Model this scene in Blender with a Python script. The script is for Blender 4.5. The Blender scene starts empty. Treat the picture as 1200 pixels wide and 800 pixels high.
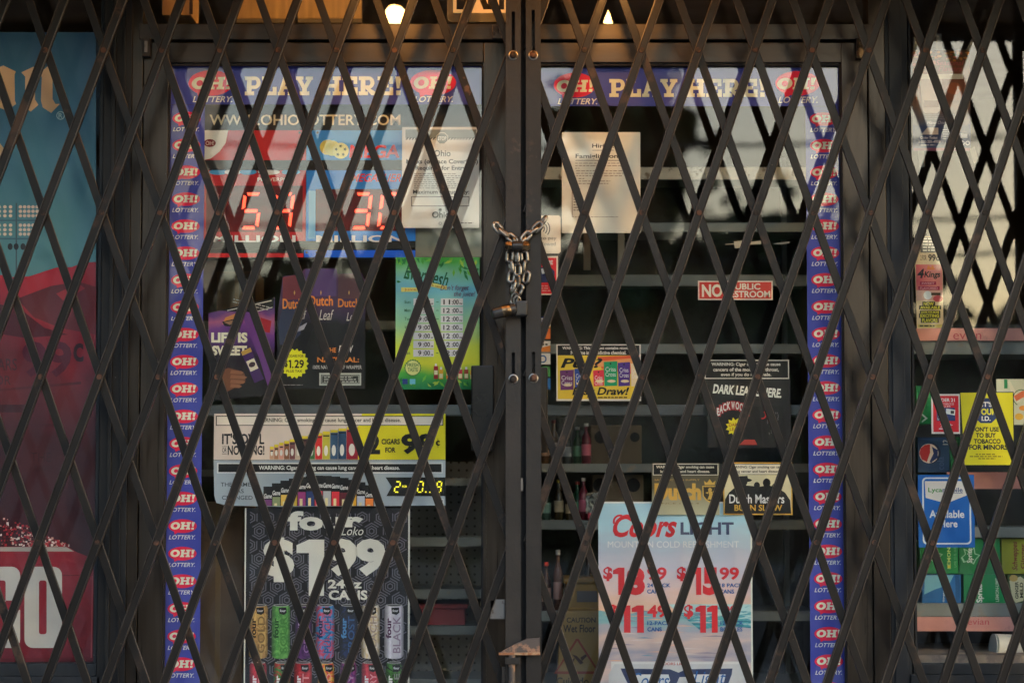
import bpy, bmesh, math, random
from mathutils import Vector, Matrix
random.seed(7)
sc = bpy.context.scene
COL = sc.collection

# ------------------------------------------------------------------ camera
F, D, H, TILT = 2600.0, 5.85, 0.94, math.atan(0.067)
cam = bpy.data.cameras.new('camera'); camo = bpy.data.objects.new('camera', cam); COL.objects.link(camo)
cam.sensor_width = 36; cam.lens = 36 * F / 1200; cam.clip_end = 2000
camo.location = (0, -D, H); camo.rotation_euler = (math.pi / 2 + TILT, 0, 0)
cam.dof.use_dof = True; cam.dof.focus_distance = 5.72; cam.dof.aperture_fstop = 2.6
sc.camera = camo

# ------------------------------------------------------------------ sky, sun, exposure
SUN_EL, SUN_ROT = math.radians(11), math.radians(140)
w = bpy.data.worlds.new('World'); sc.world = w; w.use_nodes = True
nt = w.node_tree
sky = nt.nodes.new('ShaderNodeTexSky'); sky.sky_type = 'NISHITA'; sky.sun_disc = False
sky.sun_elevation = SUN_EL; sky.sun_rotation = SUN_ROT; sky.dust_density = 2.0; sky.air_density = 1.0
nt.links.new(sky.outputs[0], nt.nodes['Background'].inputs[0]); nt.nodes['Background'].inputs[1].default_value = 0.13
sd = bpy.data.lights.new('sun', 'SUN'); sd.energy = 3.0; sd.angle = math.radians(0.5); sd.color = (1, .86, .68)
so = bpy.data.objects.new('sun', sd); COL.objects.link(so)
sv = Vector((math.sin(SUN_ROT) * math.cos(SUN_EL), math.cos(SUN_ROT) * math.cos(SUN_EL), math.sin(SUN_EL)))
so.rotation_euler = sv.to_track_quat('Z', 'Y').to_euler(); so.location = sv * 60
sc.view_settings.view_transform = 'Standard'; sc.view_settings.look = 'None'; sc.view_settings.gamma = 1
sc.view_settings.exposure = 3.15
sc.render.engine = 'CYCLES'; sc.cycles.use_denoising = True
sc.cycles.max_bounces = 10; sc.cycles.transparent_max_bounces = 16; sc.cycles.diffuse_bounces = 4
sc.cycles.glossy_bounces = 4; sc.cycles.caustics_reflective = False

# ------------------------------------------------------------------ photograph pixel -> point on the plane y = Y
ct, st = math.cos(TILT), math.sin(TILT)
def P(px, py, Y=0.0):
    a, b = (px - 600) / F, (400 - py) / F
    t = (Y + D) / (ct - b * st)
    return Vector((a * t, Y, H + t * (st + b * ct)))
def wx(px, py, Y=0.0): return P(px, py, Y).x
def wz(py, Y=0.0): return P(600, py, Y).z

# ------------------------------------------------------------------ materials
def lin(c):
    return tuple((v / 255 / 12.92 if v / 255 <= .04045 else ((v / 255 + .055) / 1.055) ** 2.4) for v in c)
MATS = {}
def newmat(name):
    m = bpy.data.materials.new(name); m.use_nodes = True
    return m, m.node_tree, m.node_tree.nodes['Principled BSDF']
def N(t, kind, **kw):
    n = t.nodes.new(kind)
    for k, v in kw.items():
        setattr(n, k, v)
    return n
def ramp(t, stops, interp='LINEAR'):
    r = t.nodes.new('ShaderNodeValToRGB'); r.color_ramp.interpolation = interp
    e = r.color_ramp.elements
    while len(e) < len(stops): e.new(.5)
    for i, (p, c) in enumerate(stops):
        e[i].position = p; e[i].color = (*c, 1)
    return r
GAIN = 1.15
def ink(c, rough=.55, gain=None):
    """printed paper / vinyl of one colour (sRGB 0-255)"""
    key = ('ink', tuple(c), rough, gain)
    if key in MATS: return MATS[key]
    m, t, b = newmat('ink')
    base = tuple(min(.82, v * (gain or GAIN)) for v in lin(c))
    tc = N(t, 'ShaderNodeTexCoord'); nz = N(t, 'ShaderNodeTexNoise'); nz.inputs['Scale'].default_value = 14; nz.inputs['Detail'].default_value = 5
    t.links.new(tc.outputs['Object'], nz.inputs['Vector'])
    r = ramp(t, [(.3, tuple(v * .88 for v in base)), (.7, base)])
    t.links.new(nz.outputs['Fac'], r.inputs['Fac']); t.links.new(r.outputs[0], b.inputs['Base Color'])
    b.inputs['Roughness'].default_value = rough; b.inputs['Specular IOR Level'].default_value = .3
    MATS[key] = m; return m
def printed(key, stops, axis='Z', span=(0, 1), warp=.0, scale=4, rough=.5, rough_noise=6, stretch=(1, 1, 1)):
    """a printed picture: colours running along one axis, broken up by noise"""
    if key in MATS: return MATS[key]
    m, t, b = newmat('print')
    tc = N(t, 'ShaderNodeTexCoord'); sep = N(t, 'ShaderNodeSeparateXYZ'); t.links.new(tc.outputs['Object'], sep.inputs[0])
    mp = N(t, 'ShaderNodeMapping'); mp.inputs['Scale'].default_value = stretch; t.links.new(tc.outputs['Object'], mp.inputs[0])
    nz = N(t, 'ShaderNodeTexNoise'); nz.inputs['Scale'].default_value = scale; nz.inputs['Detail'].default_value = rough_noise
    t.links.new(mp.outputs[0], nz.inputs['Vector'])
    mr = N(t, 'ShaderNodeMapRange'); mr.inputs[1].default_value = span[0]; mr.inputs[2].default_value = span[1]
    t.links.new(sep.outputs[axis], mr.inputs[0])
    s = N(t, 'ShaderNodeMath', operation='SUBTRACT'); t.links.new(nz.outputs['Fac'], s.inputs[0]); s.inputs[1].default_value = .5
    ma = N(t, 'ShaderNodeMath', operation='MULTIPLY_ADD'); t.links.new(s.outputs[0], ma.inputs[0]); ma.inputs[1].default_value = warp
    t.links.new(mr.outputs[0], ma.inputs[2])
    r = ramp(t, [(p, tuple(min(.8, v * GAIN) for v in lin(c))) for p, c in stops])
    t.links.new(ma.outputs[0], r.inputs['Fac']); t.links.new(r.outputs[0], b.inputs['Base Color'])
    b.inputs['Roughness'].default_value = rough; b.inputs['Specular IOR Level'].default_value = .3
    MATS[key] = m; return m
def glow(c, s):
    key = ('glow', tuple(c), s)
    if key in MATS: return MATS[key]
    m, t, b = newmat('glow_emission')
    b.inputs['Base Color'].default_value = (*lin(c), 1); b.inputs['Emission Color'].default_value = (*lin(c), 1); b.inputs['Emission Strength'].default_value = s
    MATS[key] = m; return m
def metal(key, base, rough=.45, metallic=0.0, wear=None, wear_at=.66, wear_scale=9, streak=None, bump=.15, spec=.5, chips=None, bscale=60, chip_at=.735):
    """painted or bare metal with worn patches and fine scratches"""
    if key in MATS: return MATS[key]
    m, t, b = newmat(key)
    tc = N(t, 'ShaderNodeTexCoord'); oi = N(t, 'ShaderNodeObjectInfo')
    add = N(t, 'ShaderNodeVectorMath', operation='ADD'); t.links.new(tc.outputs['Object'], add.inputs[0])
    mul = N(t, 'ShaderNodeVectorMath', operation='SCALE'); mul.inputs[3].default_value = 17.3
    cb = N(t, 'ShaderNodeCombineXYZ'); t.links.new(oi.outputs['Random'], cb.inputs[0]); t.links.new(oi.outputs['Random'], cb.inputs[2])
    t.links.new(cb.outputs[0], mul.inputs[0]); t.links.new(mul.outputs[0], add.inputs[1])
    vec = add.outputs[0]
    if streak:
        mp = N(t, 'ShaderNodeMapping'); mp.inputs['Scale'].default_value = streak; t.links.new(vec, mp.inputs[0]); svec = mp.outputs[0]
    else: svec = vec
    n1 = N(t, 'ShaderNodeTexNoise'); n1.inputs['Scale'].default_value = 6; n1.inputs['Detail'].default_value = 6; t.links.new(svec, n1.inputs['Vector'])
    r1 = ramp(t, [(.25, tuple(v * .72 for v in base)), (.75, tuple(v * 1.35 for v in base))]); t.links.new(n1.outputs['Fac'], r1.inputs['Fac'])
    col = r1.outputs[0]
    def layer(col, c, at, scale, soft=.03):
        n = N(t, 'ShaderNodeTexNoise'); n.inputs['Scale'].default_value = scale; n.inputs['Detail'].default_value = 9; n.inputs['Roughness'].default_value = .68
        t.links.new(vec, n.inputs['Vector'])
        k = ramp(t, [(at, (0, 0, 0)), (at + soft, (1, 1, 1))]); t.links.new(n.outputs['Fac'], k.inputs['Fac'])
        mx = N(t, 'ShaderNodeMix', data_type='RGBA'); t.links.new(k.outputs[0], mx.inputs[0]); t.links.new(col, mx.inputs[6]); mx.inputs[7].default_value = (*c, 1)
        return mx.outputs[2]
    if wear: col = layer(col, wear, wear_at, wear_scale, .06)
    if chips: col = layer(col, chips, chip_at, 38, .01)
    hv = N(t, 'ShaderNodeHueSaturation'); vr = N(t, 'ShaderNodeMapRange'); vr.inputs[3].default_value = .78; vr.inputs[4].default_value = 1.28; t.links.new(oi.outputs['Random'], vr.inputs[0]); t.links.new(vr.outputs[0], hv.inputs['Value']); t.links.new(col, hv.inputs['Color'])
    t.links.new(hv.outputs[0], b.inputs['Base Color'])
    n2 = N(t, 'ShaderNodeTexNoise'); n2.inputs['Scale'].default_value = bscale; n2.inputs['Detail'].default_value = 4; t.links.new(svec, n2.inputs['Vector'])
    rr = N(t, 'ShaderNodeMapRange'); rr.inputs[3].default_value = rough - .12; rr.inputs[4].default_value = rough + .15; t.links.new(n1.outputs['Fac'], rr.inputs[0])
    t.links.new(rr.outputs[0], b.inputs['Roughness'])
    bp = N(t, 'ShaderNodeBump'); bp.inputs['Strength'].default_value = bump; bp.inputs['Distance'].default_value = .002
    t.links.new(n2.outputs['Fac'], bp.inputs['Height']); t.links.new(bp.outputs[0], b.inputs['Normal'])
    b.inputs['Metallic'].default_value = metallic; b.inputs['Specular IOR Level'].default_value = spec
    MATS[key] = m; return m
RUST = (.20, .085, .04)
M_GATE = metal('gate_paint', (.0080, .0068, .0060), .40, 0, (.036, .022, .015), .575, 6, bump=.35, spec=.17, chips=(.20, .14, .10), chip_at=.705)
M_EDGE = metal('gate_rubbed_highlight', (.040, .031, .024), .38, .2, (.018, .012, .009), .50, 18, bump=.2, spec=.35, chips=(.16, .12, .09))  # lighter lip colour paints edge highlights along the bars, with rubbed chips
M_GATEWORN = metal('gate_paint_worn', (.011, .0085, .0068), .5, 0, (.08, .043, .025), .60, 26, bump=.4, spec=.17, chips=(.36, .27, .19))
M_POST = metal('gate_post_paint', (.0125, .0105, .0092), .46, .1, (.045, .030, .022), .60, 5, bump=.3, spec=.28, chips=(.15, .12, .10))
M_RIVET = metal('rivet_steel', (.013, .010, .0085), .6, .1, (.065, .03, .018), .47, 30, spec=.2)
M_BRONZE = metal('bronze_aluminium', (.022, .0170, .0135), .34, .35, None, spec=.35, streak=(1, 1, 14), bump=.05, bscale=25)
M_BRONZEV = metal('bronze_aluminium_upright', (.024, .0195, .0155), .30, .5, None, spec=.3, streak=(16, 1, .6), bump=.06, chips=(.2, .17, .14), bscale=25, chip_at=.71)
M_BLACK = metal('black_painted_column', (.007, .0073, .008), .5, 0, None, bump=.2, spec=.2, chips=(.30, .30, .30), chip_at=.70)
M_WINFRAME = metal('blue_black_window_frame', (.012, .015, .019), .5, 0, None, spec=.25, streak=(10, 1, 1), bump=.2, chips=(.22, .22, .22), chip_at=.71)
M_DARK = metal('black_gap', (.006, .006, .007), .8, 0, None, bump=.0)
M_HANDLE = metal('black_handle', (.006, .006, .0065), .3, .1, None, bump=.05, spec=.25)
M_STEEL = metal('chain_steel', (.19, .175, .155), .36, 1.0, (.06, .045, .035), .52, 40, bump=.15)
M_BRASS = metal('lock_brass', (.20, .135, .075), .38, 1.0, (.04, .03, .02), .48, 40, bump=.15)
M_LOCK = metal('lock_body', (.022, .02, .019), .34, .5, (.16, .09, .05), .63, 30, bump=.2)
M_RUSTPLATE = metal('rusty_plate', (.05, .038, .033), .6, .2, (.19, .10, .06), .52, 30, bump=.4)
M_GALV = metal('galvanised_plate', (.11, .105, .10), .5, .6, (.05, .04, .035), .55, 30, bump=.2)
M_SHELF = metal('shelf_edge_grey', (.15, .165, .155), .5, .2, (.20, .17, .13), .60, 12, bump=.1, chips=(.1, .07, .05))
M_SHELFOLD = metal('shelf_edge_cream_worn', (.62, .53, .41), .5, .1, (.26, .17, .10), .56, 22, bump=.1, chips=(.15, .09, .05))
M_PUSH = metal('push_bar_grey', (.065, .070, .072), .45, .5, None, streak=(1, 1, 10), bump=.1)
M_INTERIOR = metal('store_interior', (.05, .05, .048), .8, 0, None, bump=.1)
M_BOARD = metal('brown_cardboard', (.13, .082, .05), .85, 0, (.08, .05, .03), .6, 8, bump=.2)
M_CONCRETE = metal('concrete', (.20, .195, .185), .9, 0, (.2, .19, .18), .58, 3, bump=.4)
M_ASPHALT = metal('asphalt', (.05, .05, .052), .9, 0, None, bump=.6)
M_STONE = metal('store_render', (.34, .30, .26), .9, 0, (.2, .18, .15), .62, 2, bump=.3)
M_SOFFIT = metal('soffit_boards', (.55, .36, .20), .55, 0, (.12, .08, .05), .58, 2, streak=(1, 10, 1), bump=.2)
M_BROWNPANEL = metal('brown_fascia', (.05, .038, .03), .6, 0, None, bump=.1)
def pegboard():
    m, t, b = newmat('pegboard')
    tc = N(t, 'ShaderNodeTexCoord'); sep = N(t, 'ShaderNodeSeparateXYZ'); t.links.new(tc.outputs['Object'], sep.inputs[0])
    out = []
    for ax in 'XZ':
        a = N(t, 'ShaderNodeMath', operation='MULTIPLY'); t.links.new(sep.outputs[ax], a.inputs[0]); a.inputs[1].default_value = 1 / .0235
        f = N(t, 'ShaderNodeMath', operation='FRACT'); t.links.new(a.outputs[0], f.inputs[0])
        s = N(t, 'ShaderNodeMath', operation='SUBTRACT'); t.links.new(f.outputs[0], s.inputs[0]); s.inputs[1].default_value = .5
        q = N(t, 'ShaderNodeMath', operation='MULTIPLY'); t.links.new(s.outputs[0], q.inputs[0]); t.links.new(s.outputs[0], q.inputs[1]); out.append(q)
    ad = N(t, 'ShaderNodeMath', operation='ADD'); t.links.new(out[0].outputs[0], ad.inputs[0]); t.links.new(out[1].outputs[0], ad.inputs[1])
    lt = N(t, 'ShaderNodeMath', operation='GREATER_THAN'); t.links.new(ad.outputs[0], lt.inputs[0]); lt.inputs[1].default_value = .022
    r = ramp(t, [(0, (.01, .01, .01)), (1, (.13, .14, .135))]); t.links.new(lt.outputs[0], r.inputs['Fac']); t.links.new(r.outputs[0], b.inputs['Base Color'])
    b.inputs['Roughness'].default_value = .7
    return m
M_PEG = pegboard()
GLASS_IOR = 1.385
def glass():
    m, t, b = newmat('window_glass'); t.nodes.remove(b)
    tr = N(t, 'ShaderNodeBsdfTransparent'); tr.inputs[0].default_value = (.97, .98, .975, 1)
    gl = N(t, 'ShaderNodeBsdfGlossy'); gl.inputs['Roughness'].default_value = 0.012
    fr = N(t, 'ShaderNodeFresnel'); ge = N(t, 'ShaderNodeNewGeometry'); im = N(t, 'ShaderNodeMapRange'); t.links.new(ge.outputs['Backfacing'], im.inputs[0]); im.inputs[3].default_value = GLASS_IOR; im.inputs[4].default_value = 1 / GLASS_IOR; t.links.new(im.outputs[0], fr.inputs[0])
    mx = N(t, 'ShaderNodeMixShader'); t.links.new(fr.outputs[0], mx.inputs[0]); t.links.new(tr.outputs[0], mx.inputs[1]); t.links.new(gl.outputs[0], mx.inputs[2])
    # faint dust and wipe marks on the pane
    tc = N(t, 'ShaderNodeTexCoord'); nz = N(t, 'ShaderNodeTexNoise'); nz.inputs['Scale'].default_value = 3; nz.inputs['Detail'].default_value = 8; nz.inputs['Roughness'].default_value = .7
    t.links.new(tc.outputs['Object'], nz.inputs['Vector'])
    r = ramp(t, [(.45, (0, 0, 0)), (.8, (.018, .018, .018))]); t.links.new(nz.outputs['Fac'], r.inputs['Fac'])
    df = N(t, 'ShaderNodeBsdfDiffuse'); df.inputs[0].default_value = (.5, .5, .48, 1)
    m2 = N(t, 'ShaderNodeMixShader'); t.links.new(r.outputs[0], m2.inputs[0]); t.links.new(mx.outputs[0], m2.inputs[1]); t.links.new(df.outputs[0], m2.inputs[2])
    bp = N(t, 'ShaderNodeBump'); bp.inputs['Strength'].default_value = .02; bp.inputs['Distance'].default_value = .004
    n2 = N(t, 'ShaderNodeTexNoise'); n2.inputs['Scale'].default_value = 2.2; n2.inputs['Detail'].default_value = 1; t.links.new(tc.outputs['Object'], n2.inputs['Vector'])
    t.links.new(n2.outputs['Fac'], bp.inputs['Height']); t.links.new(bp.outputs[0], gl.inputs['Normal'])
    t.links.new(m2.outputs[0], t.nodes['Material Output'].inputs[0])
    return m
M_GLASS = glass()

# ------------------------------------------------------------------ mesh builder
class MB:
    def __init__(s): s.v, s.f, s.mi, s.mats, s.smooth = [], [], [], [], []
    def slot(s, m):
        if m not in s.mats: s.mats.append(m)
        return s.mats.index(m)
    def add(s, verts, faces, m, smooth=False):
        o = len(s.v); k = s.slot(m); s.v += [tuple(p) for p in verts]
        for f in faces:
            s.f.append(tuple(i + o for i in f)); s.mi.append(k); s.smooth.append(smooth)
    def box(s, x0, y0, z0, x1, y1, z1, m, M=None):
        x0, x1 = min(x0, x1), max(x0, x1); y0, y1 = min(y0, y1), max(y0, y1); z0, z1 = min(z0, z1), max(z0, z1)
        v = [Vector((x, y, z)) for x in (x0, x1) for y in (y0, y1) for z in (z0, z1)]
        if M: v = [M @ p for p in v]
        s.add(v, [(0, 1, 3, 2), (4, 6, 7, 5), (0, 4, 5, 1), (2, 3, 7, 6), (0, 2, 6, 4), (1, 5, 7, 3)], m)
    def tube(s, pts, r, m, n=10, closed=False, caps=True):
        pts = [Vector(p) for p in pts]; rings = []; L = len(pts)
        for i, p in enumerate(pts):
            a = pts[(i - 1) % L] if (closed or i > 0) else p; b = pts[(i + 1) % L] if (closed or i < L - 1) else p
            d = (b - a).normalized(); u = d.cross(Vector((.123, 1, .077))).normalized(); q = d.cross(u)
            rr = r[i] if isinstance(r, (list, tuple)) else r
            rings.append([p + (u * math.cos(2 * math.pi * k / n) + q * math.sin(2 * math.pi * k / n)) * rr for k in range(n)])
        v = [p for g in rings for p in g]; f = []
        for i in range(L if closed else L - 1):
            j = (i + 1) % L
            for k in range(n): f.append((i * n + k, i * n + (k + 1) % n, j * n + (k + 1) % n, j * n + k))
        if caps and not closed:
            f.append(tuple(range(n - 1, -1, -1))); f.append(tuple((L - 1) * n + k for k in range(n)))
        s.add(v, f, m, True)
    def lathe(s, c, axis, prof, m, n=20):
        """profile of (r, h) spun round an axis through c"""
        c = Vector(c); q = Vector(axis).normalized().to_track_quat('Z', 'Y').to_matrix()
        v = []; f = []
        for (r, h) in prof:
            for k in range(n):
                a = 2 * math.pi * k / n; v.append(c + q @ Vector((r * math.cos(a), r * math.sin(a), h)))
        for i in range(len(prof) - 1):
            for k in range(n): f.append((i * n + k, i * n + (k + 1) % n, (i + 1) * n + (k + 1) % n, (i + 1) * n + k))
        f.append(tuple(range(n - 1, -1, -1))); f.append(tuple((len(prof) - 1) * n + k for k in range(n)))
        s.add(v, f, m, True)
    def build(s, name, parent=None, bevel=0, loc=None, sharp=True):
        me = bpy.data.meshes.new(name); o = bpy.data.objects.new(name, me); COL.objects.link(o)
        org = Vector(loc) if loc is not None else Vector((0, 0, 0))
        me.from_pydata([tuple(Vector(p) - org) for p in s.v], [], s.f)
        for m in s.mats: me.materials.append(m)
        me.polygons.foreach_set('material_index', s.mi); me.polygons.foreach_set('use_smooth', s.smooth); me.update()
        if bevel:
            b = bmesh.new(); b.from_mesh(me)
            bmesh.ops.bevel(b, geom=list(b.edges), offset=bevel, segments=2, profile=.6, affect='EDGES'); b.to_mesh(me); b.free()
        if any(s.smooth):
            try: me.set_sharp_from_angle(angle=math.radians(40))
            except Exception: pass
        if parent is not None:
            o.parent = parent
            o.location = org - (Vector(parent['org']) if 'org' in parent else Vector((0, 0, 0)))
            if parent.parent is not None: o.location = org
        else: o.location = org
        return o
def tag(o, label, cat, group=None, kind=None):
    if label: o['label'] = label
    if cat: o['category'] = cat
    if group: o['group'] = group
    if kind: o['kind'] = kind
    return o
def thing(name, label, cat, loc=(0, 0, 0), group=None):
    o = bpy.data.objects.new(name, None); COL.objects.link(o); o.location = loc; o.empty_display_size = .05
    return tag(o, label, cat, group)
def sub(mb, name, parent, bevel=0, label=None):
    """part of a thing; vertices are given in world space"""
    o = mb.build(name, None, bevel)
    base = Vector((0, 0, 0)); p = parent
    while p is not None: base += Vector(p.location); p = p.parent
    for v in o.data.vertices: v.co -= base
    o.parent = parent
    if label: o['label'] = label
    return o
def structure(o): o['kind'] = 'structure'; return o
def pbox(mb, x0, y0, x1, y1, yf, yb, m):
    """upright box whose front face fills the photo rectangle on plane yf"""
    ym = (y0 + y1) / 2
    mb.box(wx(x0, ym, yf), yf, wz(y1, yf), wx(x1, ym, yf), yb, wz(y0, yf), m)
Z0PX = 985   # photo row of the pavement on the door plane

# ------------------------------------------------------------------ lettering
_tc = {}
def glyphs(txt, bold):
    key = (txt, bold)
    if key not in _tc:
        cu = bpy.data.curves.new('t', 'FONT'); cu.body = txt; cu.size = 1; cu.offset = bold; cu.resolution_u = 3; cu.fill_mode = 'FRONT'
        ob = bpy.data.objects.new('t', cu); COL.objects.link(ob)
        bpy.context.view_layer.update()
        me = bpy.data.meshes.new_from_object(ob.evaluated_get(bpy.context.evaluated_depsgraph_get()))
        v = [(p.co.x, p.co.y) for p in me.vertices]; f = [tuple(p.vertices) for p in me.polygons]
        bpy.data.objects.remove(ob); bpy.data.curves.remove(cu); bpy.data.meshes.remove(me)
        _tc[key] = (v, f)
    return _tc[key]
def R4(x0, y0, x1, y1): return [(x0, y0), (x1, y0), (x1, y1), (x0, y1)]
def arc(cx, cy, ro, ri, a0, a1, n=12):
    out = []
    for i in range(n):
        a, b = math.radians(a0 + (a1 - a0) * i / n), math.radians(a0 + (a1 - a0) * (i + 1) / n)
        out.append([(cx + ri[0] * math.cos(a), cy + ri[1] * math.sin(a)), (cx + ro[0] * math.cos(a), cy + ro[1] * math.sin(a)),
                    (cx + ro[0] * math.cos(b), cy + ro[1] * math.sin(b)), (cx + ri[0] * math.cos(b), cy + ri[1] * math.sin(b))])
    return out
def mir(p, w): return [(w - x, y) for x, y in reversed(p)]
_P = [R4(.12, .2, .40, .8), R4(0, 0, .56, .2), R4(0, .8, .60, 1), R4(.40, .34, .60, .52)] + arc(.60, .67, (.34, .33), (.10, .15), -90, 90)
_Al = [(.07, .18), (.33, .18), (.58, 1), (.34, 1)]; _Yl = [(.08, .82), (.36, .82), (.62, .34), (.38, .34)]
SLAB = {
 'P': (.96, _P),
 'R': (1.06, _P + [[(.42, .34), (.68, .36), (1.0, .18), (1.06, 0), (.76, 0)]]),
 'L': (.88, [R4(.12, .2, .40, .8), R4(0, .8, .54, 1), R4(0, 0, .88, .2), R4(.64, .2, .88, .44)]),
 'A': (1.02, [_Al, mir(_Al, 1.02), R4(.3, .32, .72, .47), R4(0, 0, .42, .18), R4(.6, 0, 1.02, .18)]),
 'Y': (1.02, [_Yl, mir(_Yl, 1.02), R4(.37, .2, .65, .36), R4(.22, 0, .8, .2), R4(0, .82, .44, 1), R4(.58, .82, 1.02, 1)]),
 'H': (1.1, [R4(.1, .2, .38, .8), R4(.72, .2, 1.0, .8), R4(0, 0, .48, .2), R4(.62, 0, 1.1, .2), R4(0, .8, .48, 1), R4(.62, .8, 1.1, 1), R4(.38, .4, .72, .6)]),
 'E': (.94, [R4(.1, .2, .38, .8), R4(0, .8, .92, 1), R4(0, 0, .94, .2), R4(.38, .41, .66, .59), R4(.7, .6, .92, .8), R4(.72, .2, .94, .42)]),
 'O': (1.06, arc(.53, .5, (.53, .5), (.22, .25), 0, 360, 24)),
 '!': (.42, [[(.05, 1), (.40, 1), (.30, .36), (.14, .36)], R4(.1, 0, .36, .25)]),
 ' ': (.42, []),
}
SEG = {'0': 'abcdef', '2': 'abged', '3': 'abgcd', '5': 'afgcd', '9': 'abcdfg'}

class Sheet:
    """a flat printed thing behind the glass: an Empty at its lower edge that parents the printed parts"""
    def __init__(s, name, label, cat, box, Y, group=None, step=.00002):
        s.box = box; x0, y0, x1, y1 = box; ym = (y0 + y1) / 2
        s.cx = (x0 + x1) / 2; s.y1 = y1
        s.sx = (wx(x1, ym, Y) - wx(x0, ym, Y)) / (x1 - x0); s.sz = (wz(y0, Y) - wz(y1, Y)) / (y1 - y0)
        s.o = thing(name, label, cat, (wx(s.cx, ym, Y), Y, wz(y1, Y)), group); s.parts = {}; s.d = 0.0; s.step = step; s.parents = {}
        s.T = None; s.exact = None
    def tilt(s, deg, cx, cy): s.T = (math.radians(deg), cx, cy)
    def L(s, p):
        x, y = p
        if s.T:
            a, cx, cy = s.T; dx, dy = x - cx, y - cy
            x, y = cx + dx * math.cos(a) + dy * math.sin(a), cy - dx * math.sin(a) + dy * math.cos(a)
        if s.exact is not None: p = P(x, y, s.exact); return (p.x - s.o.location.x, -s.d, p.z - s.o.location.z)
        return ((x - s.cx) * s.sx, -s.d, (s.y1 - y) * s.sz)
    def mb(s, part, under=None):
        if part not in s.parts: s.parts[part] = MB(); s.parents[part] = under
        return s.parts[part]
    def poly(s, part, pts, m, thick=0):
        if not hasattr(m, 'node_tree'): m = ink(m)
        s.d += s.step
        v = [s.L(p) for p in pts]
        b = s.mb(part); n = len(v)
        if thick:
            back = [(x, y + thick, z) for x, y, z in v]
            b.add(v + back, [tuple(range(n - 1, -1, -1)), tuple(range(n, 2 * n))] + [(i, (i + 1) % n, n + (i + 1) % n, n + i) for i in range(n)], m)
        else: b.add(v, [tuple(range(n - 1, -1, -1))], m)
    def rect(s, part, x0, y0, x1, y1, m, thick=0): s.poly(part, [(x0, y0), (x1, y0), (x1, y1), (x0, y1)], m, thick)
    def sheet(s, m, part='sheet', thick=.0012, pts=None):
        if pts: s.poly(part, pts, m, thick)
        else: s.rect(part, *s.box, m, thick)
    def border(s, part, x0, y0, x1, y1, t, m):
        s.rect(part, x0, y0, x1, y0 + t, m); s.rect(part, x0, y1 - t, x1, y1, m); s.rect(part, x0, y0 + t, x0 + t, y1 - t, m); s.rect(part, x1 - t, y0 + t, x1, y1 - t, m)
    def ell(s, part, cx, cy, rx, ry, m, n=28, a0=0): s.poly(part, [(cx + rx * math.cos(2 * math.pi * i / n + a0), cy + ry * math.sin(2 * math.pi * i / n + a0)) for i in range(n)], m)
    def ring(s, part, cx, cy, ro, ri, m, a0=0, a1=360, n=24):
        for q in arc(cx, cy, ro if isinstance(ro, tuple) else (ro, ro), ri if isinstance(ri, tuple) else (ri, ri), a0, a1, n): s.poly(part, q, m)
    def star(s, part, cx, cy, r, ri, k, m, fy=1): s.poly(part, [(cx + (r if i % 2 == 0 else ri) * math.cos(math.pi * i / k), cy + fy * (r if i % 2 == 0 else ri) * math.sin(math.pi * i / k)) for i in range(2 * k)], m)
    def text(s, txt, x0, y0, x1, y1, m, bold=0.0, shear=0.0, part='lettering', rot=0):
        """lettering filling the photo rectangle; rot=90 reads upwards"""
        if not hasattr(m, 'node_tree'): m = ink(m)
        v, f = glyphs(txt, bold)
        if not v: return
        v = [(x + shear * y, y) for x, y in v]
        ax, bx = min(p[0] for p in v), max(p[0] for p in v); ay, by = min(p[1] for p in v), max(p[1] for p in v)
        s.d += s.step; out = []
        for x, y in v:
            u, q = (x - ax) / (bx - ax), (y - ay) / max(1e-6, by - ay)
            if rot == 90: out.append(s.L((x0 + (x1 - x0) * (1 - q), y1 - u * (y1 - y0))))
            else: out.append(s.L((x0 + u * (x1 - x0), y1 - q * (y1 - y0))))
        s.mb(part).add(out, f, m)
    def slab(s, txt, x0, y0, x1, y1, m, part='lettering', shear=0.0, gap=.07):
        tot = sum(SLAB[c][0] + gap for c in txt) - gap; k = (x1 - x0) / tot; x = 0
        for c in txt:
            wd, polys = SLAB[c]
            for p in polys: s.poly(part, [(x0 + (x + a + shear * b) * k, y1 - b * (y1 - y0)) for a, b in reversed(p)], m)
            x += wd + gap
    def seg(s, ch, x0, y0, x1, y1, t, m, part='digits', sl=.12):
        W, Hh = x1 - x0, y1 - y0
        def q(a, b): return (x0 + a + sl * (Hh - b), y0 + b)
        h = Hh / 2
        S = {'a': [(t, 0), (W - t, 0), (W - 1.4 * t, t), (1.4 * t, t)], 'd': [(1.4 * t, Hh - t), (W - 1.4 * t, Hh - t), (W - t, Hh), (t, Hh)],
             'g': [(t, h - t / 2), (W - t, h - t / 2), (W - t, h + t / 2), (t, h + t / 2)],
             'f': [(0, t * .8), (t, t * 1.4), (t, h - t), (0, h - t * .5)], 'b': [(W - t, t * 1.4), (W, t * .8), (W, h - t * .5), (W - t, h - t)],
             'e': [(0, h + t * .5), (t, h + t), (t, Hh - t * 1.4), (0, Hh - t * .8)], 'c': [(W - t, h + t), (W, h + t * .5), (W, Hh - t * .8), (W - t, Hh - t * 1.4)]}
        for k in SEG[ch]: s.poly(part, [q(a, b) for a, b in S[k]], m)
    def one(s, x0, y0, x1, y1, m, part='lettering', foot=False):
        w_, h_ = x1 - x0, y1 - y0
        s.poly(part, [(x0 + .45 * w_, y0), (x1, y0), (x1, y1), (x0 + .45 * w_, y1), (x0 + .45 * w_, y0 + .24 * h_), (x0, y0 + .24 * h_), (x0, y0 + .10 * h_)], m)
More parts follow.
